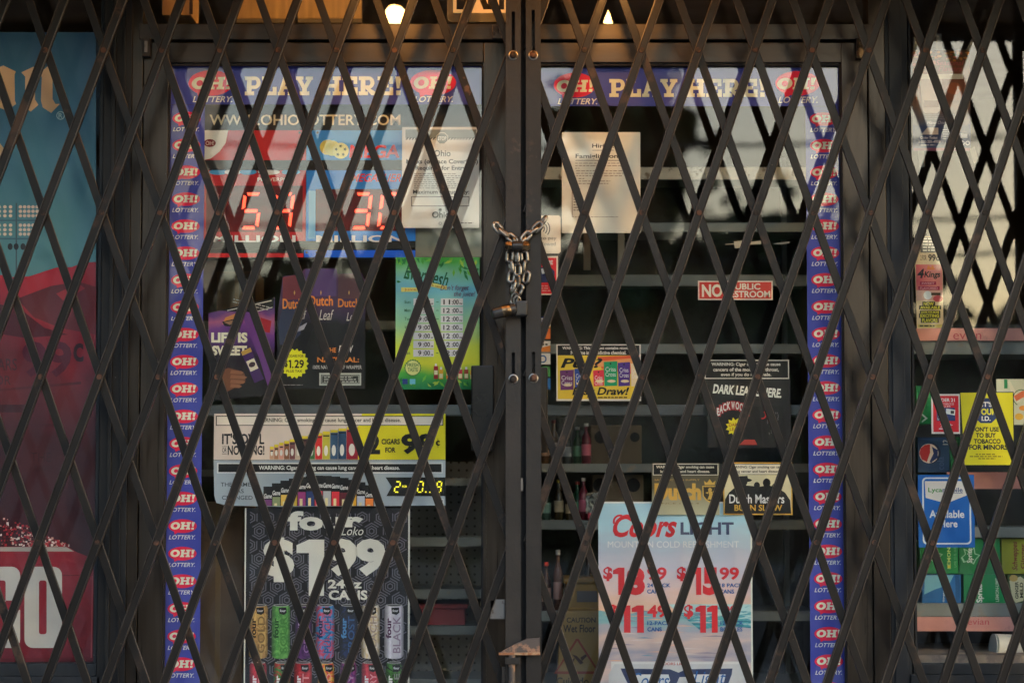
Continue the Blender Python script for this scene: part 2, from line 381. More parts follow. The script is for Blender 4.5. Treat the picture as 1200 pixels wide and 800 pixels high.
    def lines(s, x0, y0, x1, n, dy, m, h=1.0, part='lettering', rag=.3):
        for i in range(n):
            x = x0; xe = x1 - random.random() * rag * (x1 - x0)
            while x < xe:
                wd = random.uniform(2, 6); s.rect(part, x, y0 + i * dy, min(x + wd, xe), y0 + i * dy + h, m); x += wd + 1.1
    def done(s):
        made = {}
        for part, b in s.parts.items():
            o = b.build(part); par = s.parents.get(part)
            o.parent = made.get(par, s.o); made[part] = o
        return s.o
# ================================================================== THE SETTING
def slab_struct(name, x0, y0, z0, x1, y1, z1, m):
    b = MB(); b.box(x0, y0, z0, x1, y1, z1, m); return structure(b.build(name))
slab_struct('ground', -400, -600, -.32, 400, 400, -.16, M_ASPHALT)
slab_struct('road', -300, -19, -.159, 300, -6.3, -.12, M_ASPHALT)
slab_struct('pavement', -60, -6.3, -.158, 60, .05, 0, M_CONCRETE)
slab_struct('far_pavement', -60, -23, -.158, 60, -19, .0, M_CONCRETE)
slab_struct('lawn', -60, -60, -.158, 60, -23, .02, metal('lawn', (.05, .075, .03), .95, 0, (.07, .06, .035), .6, 1))
b = MB()
for k in range(40): b.box(-60 + 3 * k, -12.72, -.119, -60 + 3 * k + 1.6, -12.6, -.116, ink((215, 205, 170)))
structure(b.build('road_marking'))
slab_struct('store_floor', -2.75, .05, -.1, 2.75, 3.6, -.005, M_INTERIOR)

# ---- the shop's shell: everything the gate and doors are set in
bld = thing('store_building', 'rendered one storey shop with a boarded canopy above its gated front', 'building')
b = MB()
b.box(-6.5, -.10, 0, -1.62, .25, 2.46, M_STONE); b.box(1.62, -.10, 0, 6.5, .25, 2.46, M_STONE)
b.box(-6.5, -.10, 2.46, 6.5, .25, 4.6, M_STONE); sub(b, 'front_wall', bld)
b = MB()
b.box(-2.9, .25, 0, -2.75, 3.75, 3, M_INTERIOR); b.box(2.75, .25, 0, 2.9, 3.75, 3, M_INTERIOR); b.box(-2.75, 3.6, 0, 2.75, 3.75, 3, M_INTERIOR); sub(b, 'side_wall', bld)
b = MB(); b.box(-2.75, .05, 2.62, 2.75, 3.6, 2.75, metal('ceiling_tiles', (.25, .24, .22), .9)); sub(b, 'ceiling', bld)
b = MB(); b.box(-6.5, .25, 3.0, 6.5, 4.5, 3.2, M_STONE); sub(b, 'roof', bld)
b = MB(); b.box(-6.5, -1.25, 2.45, 6.5, -.10, 2.50, M_SOFFIT)
for k in range(14): b.box(-3.3 + k * .5, -1.2, 2.42, -3.3 + k * .5 + .07, -.105, 2.449, M_BROWNPANEL)
sub(b, 'canopy_soffit', bld)
b = MB(); b.box(-6.5, -1.31, 2.40, 6.5, -1.25, 2.9, M_BROWNPANEL); b.box(-6.5, -1.25, 2.80, 6.5, -.10, 2.86, M_BROWNPANEL); sub(b, 'canopy_fascia', bld)

# ---- shopfront frame: jambs, header, mullions
fr = thing('shopfront_frame', 'dark bronze aluminium frame around the double doors with header bar', 'shopfront')
TOP = -60
b = MB(); pbox(b, 150, TOP, 163, Z0PX, -.030, .06, M_BRONZEV); sub(b, 'jamb', fr, .002)
b = MB(); pbox(b, 1021.5, TOP, 1041, Z0PX, -.030, .06, M_BRONZEV); sub(b, 'jamb', fr, .002)
b = MB(); pbox(b, 163, 28, 1021.5, 46.5, -.034, .06, M_BRONZE); sub(b, 'header', fr, .002)
b = MB(); pbox(b, 163, 45, 1021.5, 50, .02, .06, M_DARK); sub(b, 'door_stop', fr)
b = MB(); pbox(b, 117, TOP, 150, Z0PX, -.045, .08, M_BLACK); pbox(b, 126, TOP, 131, Z0PX, -.055, -.045, M_BLACK); pbox(b, 140, TOP, 143, Z0PX, -.050, -.045, M_BLACK); sub(b, 'mullion', fr, .002)
b = MB(); pbox(b, 1041, TOP, 1068, Z0PX, -.020, .08, M_WINFRAME); pbox(b, 1046, TOP, 1061, Z0PX, -.026, -.020, M_WINFRAME); sub(b, 'mullion', fr, .002)
b = MB(); b.box(wx(163, 0), 0, wz(28), wx(1021.5, 0), .006, 2.44, M_GLASS); sub(b, 'transom_pane', fr)
# hinges, closer covers and small hardware on the frame
b = MB(); pbox(b, 166, 44, 176, 66, -.050, -.03, M_DARK); pbox(b, 168.5, 47.5, 173.5, 62, -.053, -.05, M_GALV); sub(b, 'hinge', fr, .0015)
b = MB(); pbox(b, 1006, 47, 1015, 68, -.055, -.03, M_BRASS); pbox(b, 1004, 45, 1006, 68, -.05, -.03, M_DARK); sub(b, 'hinge', fr, .0015)
b = MB(); pbox(b, 577, 29, 590, 45, -.048, -.036, M_GALV); sub(b, 'strike_plate', fr, .001)

# ---- two glazed doors
def door(label, xs, hinge_left, gap):
    """xs: stile edges in photo columns (outer, glass, glass, outer)"""
    x0, g0, g1, x1 = xs
    d = thing('glass_door', label, 'door', (wx((x0 + x1) / 2, 500), 0, 0), 'pair of glazed shop doors')
    b = MB(); pbox(b, x0, 50, g0, Z0PX, -.024, .03, M_BRONZEV); sub(b, 'stile', d, .002)
    b = MB(); pbox(b, g1, 50, x1, Z0PX, -.024, .03, M_BRONZEV); sub(b, 'stile', d, .002)
    b = MB(); pbox(b, g0, 50, g1, 73.5, -.022, .03, M_BRONZE); sub(b, 'top_rail', d, .002)
    b = MB(); pbox(b, g0, 880, g1, Z0PX - 4, -.022, .03, M_BRONZE); sub(b, 'bottom_rail', d, .002)
    b = MB(); pbox(b, g0, 73.5, g1, 77, -.014, -.002, M_DARK); pbox(b, g0, 77, g0 + 2.5, 880, -.014, -.002, M_DARK); pbox(b, g1 - 2.5, 77, g1, 880, -.014, -.002, M_DARK)
    sub(b, 'glazing_bead', d)
    b = MB(); b.box(wx(g0, 480), 0, wz(882), wx(g1, 480), .006, wz(74), M_GLASS); sub(b, 'pane', d)
    b = MB(); pbox(b, g0, 474, g1, 487, .05, .085, M_PUSH); sub(b, 'push_bar', d, .003)
    return d
d1 = door('left glazed door covered with lottery strip, jackpot sign and cigar posters', (163.6, 193, 566.5, 611.5), True, 0)
b = MB(); pbox(b, 566.5, 73, 570, 880, -.030, -.024, M_BRONZEV); sub(b, 'stile_bead', d1)
b = MB(); pbox(b, 552, 428, 579, 528, -.085, -.055, M_HANDLE); pbox(b, 560, 438, 571, 446, -.055, -.022, M_HANDLE); pbox(b, 560, 510, 571, 518, -.055, -.022, M_HANDLE); sub(b, 'pull_handle', d1, .004)
d2 = door('right glazed door with lottery strip, beer poster and hiring notice', (612, 632, 990, 1021), False, 0)
b = MB(); pbox(b, 624, 430, 642, 530, -.085, -.055, M_BRONZEV); pbox(b, 628, 440, 636, 448, -.055, -.022, M_HANDLE); pbox(b, 628, 510, 636, 518, -.055, -.022, M_HANDLE); sub(b, 'pull_handle', d2, .004)

# ---- display windows either side
wl = thing('display_window', 'left display window with large blue and red beer poster in it', 'window', (wx(20, 500), 0, 0), 'display windows beside the doors')
b = MB(); pbox(b, 113, TOP, 117, Z0PX, -.02, .08, M_WINFRAME); sub(b, 'window_frame', wl, .001)
b = MB(); pbox(b, -110, 777, 113, 792, -.028, .08, M_WINFRAME); pbox(b, -110, 792.5, 117, 812, -.045, .08, M_WINFRAME); sub(b, 'sill', wl, .002)
b = MB(); pbox(b, -110, 812, 117, Z0PX, -.02, .06, M_BLACK); sub(b, 'stall_riser', wl)
b = MB(); b.box(wx(-110, 400), 0, wz(780), wx(114, 400), .006, 2.44, M_GLASS); sub(b, 'pane', wl)
wr = thing('display_window', 'right display window reflecting pale sky above shelves of soda', 'window', (wx(1150, 500), 0, 0), 'display windows beside the doors')
b = MB(); pbox(b, 1068, TOP, 1070.5, 780, -.008, .03, M_DARK); sub(b, 'window_frame', wr)
b = MB(); pbox(b, 1068, 777, 1310, 790, -.020, .08, M_WINFRAME); pbox(b, 1068, 790.5, 1310, 812, -.035, .08, M_WINFRAME); sub(b, 'sill', wr, .002)
b = MB(); pbox(b, 1070, 767, 1310, 777, .012, .5, metal('brown_sill_board', (.16, .12, .09), .7, 0, (.09, .07, .06), .55, 6)); sub(b, 'inner_sill', wr, .002)
b = MB(); pbox(b, 1068, 812, 1310, Z0PX, -.02, .06, M_BLACK); sub(b, 'stall_riser', wr)
b = MB(); b.box(wx(1069, 400), 0, wz(780), wx(1310, 400), .006, 2.44, M_GLASS); sub(b, 'pane', wr)

# ================================================================== THE FOLDING GATE
YG = -.160
def bar(mb, p, q, front, w, m, prof):
    """sheet-metal channel from p to q (x,z) with its face towards the street"""
    d = Vector((q[0] - p[0], 0, q[1] - p[1])); L = d.length; d.normalize(); n = Vector((-d.z, 0, d.x))
    if prof == 'channel': pr = [(-.5, .010), (-.5, -.0026), (-.40, -.0030), (-.34, 0), (.34, 0), (.40, -.0030), (.5, -.0026), (.5, .010)]
    else: pr = [(-.5, .009), (-.5, .0012), (-.44, 0), (.44, 0), (.5, .0012), (.5, .009)]
    v = []; f = []; f2 = []; k = len(pr)
    for e in (0, 1):
        o = Vector((p[0], front, p[1])) + d * (L * e)
        for a, y in pr: v.append(o + n * (a * w) + Vector((0, y, 0)))
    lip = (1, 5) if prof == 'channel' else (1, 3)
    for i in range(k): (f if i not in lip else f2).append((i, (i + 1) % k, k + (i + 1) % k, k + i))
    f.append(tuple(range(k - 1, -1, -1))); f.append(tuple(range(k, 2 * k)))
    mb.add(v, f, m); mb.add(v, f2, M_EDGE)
zr = [wz(y, YG) for y in (59.5, 250.5, 442.5, 635.5)]
DZ = (zr[0] - zr[3]) / 3; ZR0 = zr[0]
def gate(label, xpost, xs_first, dx, sgn, worn, xend):
    g = thing('folding_gate', label, 'security gate', (xpost, YG, 0.0), 'two leaves of the scissor gate')
    n = int(abs(xend - xpost) / abs(dx)) + 8
    zlo, zhi = .05, 2.40
    xa, xb = min(xpost, xend), max(xpost, xend)
    for lean in (1, -1):
        for k in range(-7, n):
            X = xs_first + sgn * k * abs(dx)
            # line through (X, ZR0): x = X + lean*(z-ZR0)/DZ*|dx|
            s = lean * abs(dx) / DZ
            za, zb = zlo, zhi
            t0, t1 = (xa - X) / s + ZR0, (xb - X) / s + ZR0
            za, zb = max(za, min(t0, t1)), min(zb, max(t0, t1))
            if zb - za < .06: continue
            b = MB()
            near = abs(X + s * (1.5 - ZR0) - xpost)
            isw = (lean == (-1 if sgn < 0 else -1)) and near < .13 and worn
            j = random.uniform(-.0022, .0022)
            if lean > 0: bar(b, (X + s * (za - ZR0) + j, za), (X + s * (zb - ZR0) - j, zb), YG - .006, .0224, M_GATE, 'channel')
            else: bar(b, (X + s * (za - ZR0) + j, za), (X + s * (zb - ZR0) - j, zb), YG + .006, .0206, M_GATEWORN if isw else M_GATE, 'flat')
            sub(b, 'lattice_bar', g)
    for r in range(-0, 5):
        for k in range(0, n):
            X = xs_first + sgn * k * abs(dx); z = ZR0 - r * DZ
            if not (xa + .03 < X < xb) or z < .1: continue
            b = MB(); b.lathe((X, YG - .006, z), (0, -1, 0), [(.0074, 0), (.0074, .0012), (.0064, .0020), (.004, .0016), (.001, .0016)], M_RIVET, 12)
            sub(b, 'rivet', g)
    return g
XL0 = wx(599, 60, YG); DXL = wx(599, 60, YG) - wx(599 - 68.2, 60, YG)
XR0 = wx(618.4, 60, YG); DXR = wx(685, 60, YG) - wx(618.4, 60, YG)
gl = gate('left leaf of black scissor gate, crossing the blue poster and left door', XL0, XL0, DXL, -1, True, -1.60)
gr = gate('right leaf of black scissor gate, crossing the right door and soda window', XR0, XR0, DXR, 1, True, wx(1238, 400, YG))
def post(g, x0, x1, slots, yf, holes=()):
    b = MB(); ym = 400
    X0, X1 = wx(x0, ym, yf), wx(x1, ym, yf); c = (X0 + X1) / 2; w2 = .0042; zb, zt = .03, 2.41
    zz = [zt]
    for (a, e) in slots: zz += [wz(a, yf), wz(e, yf)]
    zz += [zb]
    for i in range(0, len(zz), 2): b.box(X0, yf, zz[i + 1], X1, yf + .004, zz[i], M_POST)
    for (a, e) in slots:
        b.box(X0, yf, wz(e, yf), c - w2, yf + .004, wz(a, yf), M_POST); b.box(c + w2, yf, wz(e, yf), X1, yf + .004, wz(a, yf), M_POST)
    b.box(X0, yf + .004, zb, X0 + .004, yf + .034, zt, M_POST); b.box(X1 - .004, yf + .004, zb, X1, yf + .034, zt, M_POST)
    b.box(X0 + .004, yf + .024, zb, X1 - .004, yf + .0275, zt, M_DARK)
    o = sub(b, 'lock_post', g)
    for (a, e) in slots:
        b = MB(); zc = wz(e - 4, yf)
        b.lathe((c, yf + .0005, zc), (0, -1, 0), [(.0125, 0), (.0125, .0022), (.0120, .0026)], M_STEEL, 20)
        b.lathe((c, yf - .002, zc), (0, -1, 0), [(.0095, 0), (.0095, .003), (.007, .0065), (.002, .0075)], M_RIVET, 16); sub(b, 'bolt', g)
YP = -.186
post(gl, 592.6, 610.4, [(14, 69), (413, 448)], YP)
post(gr, 616.4, 634, [(12, 69), (412, 447)], YP)
b = MB(); b.lathe((wx(619, 309, YP), YP, wz(304, YP)), (0, -1, 0), [(.006, 0), (.006, .004), (.003, .006)], M_RIVET, 12); sub(b, 'bolt', gr)
b = MB(); pbox(b, 606.5, 560, 613, 575, YP + .006, YP + .010, M_GALV); sub(b, 'strike_plate', gl, .001)
# dark gap strip (locking channel) between the two posts
b = MB(); b.box(wx(609.6, 400, YP), YP + .036, .03, wx(617.4, 400, YP), YP + .040, 2.41, M_DARK); sub(b, 'locking_channel', gl)
# bottom latch: triangular plate, pin and rod; galvanised keeper
b = MB(); yb = YP - .012
pts = [(586, 764), (632.5, 764), (632.5, 747), (618, 748), (606, 753)]
v = [P(x, y, yb) for x, y in pts]; vb = [p + Vector((0, .010, 0)) for p in v]; n = len(v)
b.add(v + vb, [tuple(range(n)), tuple(range(2 * n - 1, n - 1, -1))] + [(i, n + i, n + (i + 1) % n, (i + 1) % n) for i in range(n)], M_RUSTPLATE)
pbox(b, 584.5, 764.2, 633, 767, yb - .006, yb + .010, metal('worn_brass_edge', (.30, .19, .11), .5, .6, RUST, .5, 30)); sub(b, 'latch_plate', gl)
b = MB(); b.tube([P(600, 767, YP - .014), P(599, 990, YP - .014)], .0085, M_RUSTPLATE, 12); sub(b, 'drop_rod', gl)
b = MB(); pbox(b, 592, 770, 609, 778, YP - .024, YP - .001, M_POST); pbox(b, 588, 781, 592, 840, YP - .010, YP - .001, M_POST); sub(b, 'rod_guide', gl, .001)
b = MB(); pbox(b, 574, 702, 592, 725, YP + .02, YP + .026, M_GALV); sub(b, 'keeper', gl, .002)
b = MB(); pbox(b, 1230, TOP, 1240, Z0PX, YG - .02, YG + .02, M_POST); pbox(b, 1247, TOP, 1262, Z0PX, YG - .02, YG + .02, M_POST)
pbox(b, 1240, 88, 1247, 106, YG - .01, YG + .01, M_POST); sub(b, 'hinge_post', gr)
b = MB(); b.box(-1.62, YG - .03, 2.405, 0, YG + .035, 2.445, M_POST); sub(b, 'top_track', gl)
b = MB(); b.box(0.003, YG - .03, 2.405, 1.62, YG + .035, 2.445, M_POST); sub(b, 'top_track', gr)

# ---- chain and padlocks
ch = thing('lock_chain', 'worn steel chain wound round both centre posts of the gate', 'chain', P(608, 300, YP - .02))
def link(cx, cy, ang, edge, yy, L=17.6, W=11.2, r=2.1, roll=None):
    """one link: centre and size in photo pixels, angle of its long axis, turned edge-on or not"""
    c = P(cx, cy, yy); k = .00218; a = math.radians(ang)
    ux = Vector((math.cos(a), 0, math.sin(a))); side = Vector((-math.sin(a), 0, math.cos(a)))
    ro = math.radians(roll if roll is not None else (68 if edge else 14)); side = side * math.cos(ro) + Vector((0, 1, 0)) * math.sin(ro)
    hl, hw = (L - W) / 2 * k + 0, (W / 2 - r) * k
    pts = []
    for i in range(9): t = -math.pi / 2 + math.pi * i / 8; pts.append(c + ux * (hl + hw * math.cos(t)) + side * (hw * math.sin(t)))
    for i in range(9): t = math.pi / 2 + math.pi * i / 8; pts.append(c + ux * (-hl + hw * math.cos(t)) + side * (hw * math.sin(t)))
    b = MB(); b.tube(pts, r * k, M_STEEL, 10, closed=True); sub(b, 'chain_link', ch)
yc = YP - .016
for a in [(583.5, 267, -52, 0, yc + .012), (590.5, 272.5, -40, 1, yc), (600, 279.5, -38, 0, yc), (606, 285, -60, 1, yc - .004),
          (611, 283, 45, 1, yc - .002), (616.5, 277, 44, 0, yc - .003), (624, 270.5, 36, 1, yc), (630, 266, 42, 0, yc), (636.5, 259.5, 60, 1, yc + .008),
          (597.5, 300.5, 84, 0, yc - .004), (599, 312, 96, 1, yc - .006), (599.5, 324, 80, 0, yc - .004), (601.5, 335.5, 70, 1, yc - .008),
          (606, 302, 92, 1, yc - .010), (606.5, 316, 90, 0, yc - .012), (607, 330, 86, 1, yc - .010),
          (614.5, 300.5, 96, 0, yc - .004), (613, 312, 84, 1, yc - .006), (616.5, 325, 78, 0, yc - .004),
          (608, 340, 62, 0, yc - .012), (603, 350, 72, 0, yc - .014)]: link(*a)
pl = thing('padlock', 'dark cylindrical padlock with brass ends gathering the chain strands', 'padlock', P(606.5, 293, yc - .02), 'padlocks on the chain')
b = MB(); c0, c1 = P(600, 288, yc - .018), P(613, 288, yc - .018); b.lathe(c0, c1 - c0, [(.0105, 0), (.0125, .002), (.0125, (c1 - c0).length - .002), (.0105, (c1 - c0).length)], M_LOCK, 20); sub(b, 'lock_body', pl)
for xa, xb in ((600, 591.5), (613, 621.5)):
    b = MB(); a0, a1 = P(xa, 288, yc - .018), P(xb, 288, yc - .018); L = (a1 - a0).length; b.lathe(a0, a1 - a0, [(.0112, .0003), (.0122, L * .5), (.0112, L * .8), (.007, L)], M_BRASS, 6); sub(b, 'end_cap', pl)
p2 = thing('padlock', 'heavy dark padlock hanging tilted at the lower end of chain', 'padlock', P(600, 372, yc - .02), 'padlocks on the chain')
b = MB(); a0, a1 = P(604.5, 361.5, yc - .016), P(576.5, 368, yc - .030); L = (a1 - a0).length
b.lathe(a0, a1 - a0, [(.012, 0), (.0150, .003), (.0150, L - .004), (.012, L)], M_LOCK, 22); sub(b, 'lock_body', p2)
b = MB(); b.lathe(a0 + (a1 - a0) * .25, a1 - a0, [(.0149, 0), (.0156, .001), (.0156, .022), (.0149, .023)], M_BRASS, 22); sub(b, 'brass_band', p2)
b = MB(); pbox(b, 603.5, 352, 618.5, 370, yc - .022, yc + .012, M_LOCK); sub(b, 'shackle_block', p2, .005)
b = MB(); b.tube([P(603, 358, yc - .014), P(602, 350, yc - .02), P(605, 346.5, yc - .02), P(609, 349, yc - .016), P(610, 355, yc - .012)], .0035, M_STEEL, 10); sub(b, 'shackle', p2)

# ---- globe lamps under the canopy, seen mirrored in the transom glass
def lamp(px, py, L, label, s):
    m = P(px, py, L); c = Vector((m.x, -L, m.z))
    t = thing('soffit_lamp', label, 'lamp', (c.x, c.y, 2.45), 'globe lamps under the canopy')
    b = MB(); r = .03
    b.lathe(c, (0, 0, 1), [(.001, -r)] + [(r * math.sin(a), -r * math.cos(a)) for a in [math.pi * i / 12 for i in range(1, 11)]], glow((255, 176, 92), s), 20); sub(b, 'globe', t)
    b = MB(); b.lathe((c.x, c.y, c.z + .024), (0, 0, 1), [(.020, 0), (.022, .02), (.03, max(.03, 2.449 - c.z - .024))], M_HANDLE, 20); sub(b, 'lamp_holder', t)
lamp(463, 17, .48, 'glowing round lamp above the left door', 30)
lamp(711, 22, .48, 'glowing round lamp above the right door', 30)
# ================================================================== POSTERS BEHIND THE GLASS
YB = .0135           # just inside the glass
CREAM, WHITE, PURPLE, LRED = (250, 226, 196), (236, 232, 226), (62, 70, 160), (226, 28, 70)
def oval_logo(s, cx, cy, rx, ry, o, l, under=True):
    s.ell('oval', cx, cy, rx, ry, LRED, 30)
    s.poly('oval', [(cx - rx * .62, cy + ry * .6), (cx - rx * .25, cy + ry * .85), (cx - rx * .55, cy + ry * 1.2)], LRED)
    s.slab('OH!', *o, CREAM, shear=.10, gap=.04)
    s.text('LOTTERY.', *l, WHITE, .012, .28)
s = Sheet('lottery_banner', 'purple PLAY HERE! banner across the top of the left door', 'banner', (195.5, 78, 566, 122.5), YB, 'purple lottery banners and strips')
s.sheet(PURPLE)
oval_logo(s, 247, 97.5, 26, 15, (224, 90.5, 270, 105), (226, 113, 272.5, 120)); oval_logo(s, 507.5, 97, 27, 15, (484, 90, 529, 104.5), (485.5, 113, 531, 120))
s.slab('PLAY HERE!', 287, 90, 470.5, 112, CREAM); s.done()
s = Sheet('lottery_banner', 'purple PLAY HERE! banner across the top of the right door', 'banner', (632.5, 79.5, 987.5, 124.5), YB, 'purple lottery banners and strips')
s.sheet(PURPLE)
oval_logo(s, 673.5, 100, 24.5, 14.5, (651.5, 94, 695, 108), (653.5, 115.5, 700, 122.5)); oval_logo(s, 934.5, 98, 26, 14.5, (910, 91.5, 955, 105), (912, 113.5, 958, 121))
s.slab('PLAY HERE!', 714, 93, 897, 114, CREAM); s.done()
def strip(x0, x1, cy0, dy, label, lo, hi, off):
    s = Sheet('lottery_strip', label, 'banner', (x0, lo, x1, hi), YB + .002, 'purple lottery banners and strips'); s.sheet(PURPLE)
    cx = (x0 + x1) / 2 + off; k = 0; cy = cy0
    while cy < hi - 12:
        s.d = .0013; oval_logo(s, cx, cy, 16.6, 8, (cx - 14.5, cy - 4.6, cx + 13.6, cy + 4), (cx - 16, cy + 10.6, cx + 15, cy + 15.4)); cy += dy
    s.done()
strip(193.8, 236.6, 139.3, 32.0, 'purple strip of repeated red ovals down the hinge side of left door', 123, 878, 0)
strip(947.3, 990.0, 140, 31.8, 'purple strip of repeated red ovals down the hinge side of right door', 125, 878, 0)

# ---- the lit jackpot sign
s = Sheet('jackpot_sign', 'wide red and blue electronic jackpot sign with glowing red digits', 'sign', (238, 123, 563, 302), .045, None, .0001)
BLK = (14, 15, 16); DRED, DBLUE = (172, 28, 36), (22, 104, 200)
s.rect('housing', 238, 123, 487, 302, BLK, .06); s.rect('header_panel', 238, 123, 563, 152.5, (20, 22, 22), .004)
s.text('WWW.OHIOLOTTERY.COM', 245, 134.5, 469, 147, (214, 206, 176), .014)
s.rect('red_panel', 238, 153, 358.5, 188, DRED); s.ell('red_panel', 238, 153, 1, 1, DRED)
s.poly('red_panel', [(238, 153), (267, 153), (264, 168), (257, 178), (247, 186), (238, 188)], (225, 222, 214))
s.ell('emblem', 245.5, 168, 7, 4.6, (120, 20, 30)); s.text('OH!', 240.5, 165.5, 250.5, 170.5, (220, 190, 180), .02)
s.rect('blue_panel', 359, 153, 487, 188, (58, 140, 215))
s.ell('emblem', 384, 173, 9.5, 9, (225, 200, 90)); s.ell('emblem', 389, 174, 9.2, 9, (235, 215, 110)); s.ell('emblem', 399, 177, 9.6, 9.4, (232, 220, 140))
for k in range(5): s.star('emblem', 399 + 5.4 * math.cos(k * 1.2566 - 1.57), 177 + 5.4 * math.sin(k * 1.2566 - 1.57), 2.3, 1, 5, (60, 90, 60))
s.text('MEGA', 409, 170, 468, 185.5, (210, 40, 50), .03, .1); s.text('MILLIONS', 474, 170, 486, 185.5, (210, 40, 50), .03, .1)
s.rect('red_panel', 238, 200, 358.5, 282.5, DRED); s.rect('blue_panel', 359, 200, 487, 282.5, (40, 126, 212)); s.rect('blue_panel', 362, 224, 370, 280, (120, 180, 235))
led = printed('led_window', [(0, (62, 8, 10)), (.5, (96, 14, 14)), (1, (58, 8, 10))], 'Z', (-.3, .3), 1.0, 5, stretch=(1, 1, 6))
s.rect('digit_window', 242, 218, 355, 272, led); s.rect('digit_window', 370, 222, 475, 271, led)
for k, (x, wd) in enumerate(((245, 22), (263, 20), (281, 20), (302, 26), (330, 22))): s.ell('emblem', x + wd / 2, 202, wd / 2, 3.4, [(70, 150, 200), (210, 214, 214)][k % 2], 16)
s.text('POWERPLAY', 302, 208.5, 346, 213, (225, 205, 200), .01); s.text('MEGAPLIER', 411, 204, 470, 213.5, (205, 40, 48), .02, .35)
RED = glow((255, 70, 44), .42)
s.seg('5', 281, 226, 303, 269, 3.6, RED); s.seg('9', 319, 226, 341, 269, 3.6, RED); s.seg('3', 410, 226, 432, 269, 3.6, RED); s.seg('0', 442, 226, 464, 269, 3.6, RED)
s.text('MILLION', 249, 276, 347, 284.2, WHITE, .03); s.text('MILLION', 371, 276, 474, 284.2, WHITE, .03)
s.rect('red_panel', 238, 297, 356.5, 301.8, (190, 30, 34)); s.rect('blue_panel', 357, 293.5, 487, 301.8, (10, 92, 220))
s.rect('trim_bar', 238, 188.5, 563, 199.6, (24, 26, 24), .004); s.rect('trim_bar', 238, 284, 487, 292, (26, 28, 25), .004)
for x in (351, 360, 372): s.ell('screw', x, 156, 1.6, 1.6, (60, 60, 58), 10); s.ell('screw', x, 296, 1.6, 1.6, (20, 20, 20), 10)
s.done()
# backing sheet behind the sign's right end
s = Sheet('backing_sheet', 'grey translucent sheet hanging behind white mask notice in the left door', 'sheet', (487, 200, 565, 301), .05); s.sheet(ink((128, 128, 112))); s.done()

# ---- mask notice
s = Sheet('mask_notice', 'white notice with stop sign reading Masks Required for Entry', 'notice', (471, 149, 561.5, 267), YB)
s.sheet((226, 222, 212)); s.rect('band', 475, 152, 558, 162, (128, 136, 130))
for k in range(24): s.poly('band', [(475 + k * 3.5, 164), (477 + k * 3.5, 164), (479 + k * 3.5, 161.2), (477 + k * 3.5, 161.2)], (70, 74, 70))
s.ell('stop_sign', 518, 162.3, 7.6, 7.4, (220, 216, 206), 8, math.pi / 8); s.ell('stop_sign', 518, 162.3, 6.8, 6.6, (120, 130, 124), 8, math.pi / 8); s.text('STOP', 513, 160, 523, 164.8, (230, 226, 216), .03)
DK = (48, 48, 48)
s.text('Ohio', 508.5, 176, 528, 183.5, (92, 98, 94), .02); s.text('Masks (or Face Coverings)', 476, 186.6, 560, 193.6, DK, .02); s.text('Required for Entry', 487, 194.4, 546, 201, DK, .02)
s.lines(485, 203.5, 552, 8, 2.4, (130, 128, 122), .8); s.text('Maximum Occupancy:', 484, 222.5, 550, 229, DK, .02); s.border('box', 482, 230.5, 550, 242, .7, (60, 60, 60))
s.text('Ohio', 506.5, 248, 527, 255.5, (60, 62, 60), .02); s.ell('box', 516, 246, 2, 1.6, (30, 30, 30)); s.ring('box', 516, 262, 1.8, 1.2, (110, 110, 110)); s.lines(540, 261, 556, 1, 2, (90, 90, 90)); s.done()

# ---- juice opening-hours board
s = Sheet('hours_board', 'green and blue opening hours board with a juice advert', 'sign', (463.7, 301.5, 562, 456), YB + .002)
s.sheet(printed('hours', [(0, (10, 120, 70)), (.1, (70, 165, 60)), (.2, (205, 210, 50)), (.34, (200, 215, 70)), (.55, (150, 205, 160)), (.8, (110, 185, 205)), (.92, (120, 190, 150)), (1, (70, 165, 60))], 'Z', (0, .34), .22, 9))
for i in range(70):
    top = i < 46; x = 464.5 + random.random() * 96; 
    y = 302.5 + abs(random.gauss(0, 1)) * (7 if 490 < x < 530 else 10) if top else 452 - abs(random.gauss(0, 1)) * 5
    a = random.random() * 6.28; l = random.uniform(3, 6); c = random.choice([(60, 150, 50), (110, 185, 60), (170, 205, 70), (30, 120, 60)])
    q = [(x - l * math.cos(a), y - l * math.sin(a)), (x + 1.6 * math.sin(a), y - 1.6 * math.cos(a)), (x + l * math.cos(a), y + l * math.sin(a)), (x - 1.6 * math.sin(a), y + 1.6 * math.cos(a))]
    s.poly('leaf_print', [(min(561, max(464.5, p)), min(455, max(302.3, r))) for p, r in q], c)
s.tilt(-12, 495, 322); s.text('Everfresh', 474, 313, 526, 331, (16, 92, 60), .012, .2); s.rect('ribbon', 500, 329, 526, 333.5, (236, 220, 120)); s.text('100% natural', 502, 330, 524, 332.8, (170, 90, 40), .01)
s.T = None; s.rect('ribbon', 470, 337, 492, 342, (236, 220, 120)); s.text('juice', 474, 338, 488, 341.5, (180, 80, 40), .01)
s.text("Don't forget", 516, 334, 549.5, 342, (110, 50, 90), .004, .3); s.text('the juice!', 532, 341.5, 557, 349, (110, 50, 90), .004, .3)
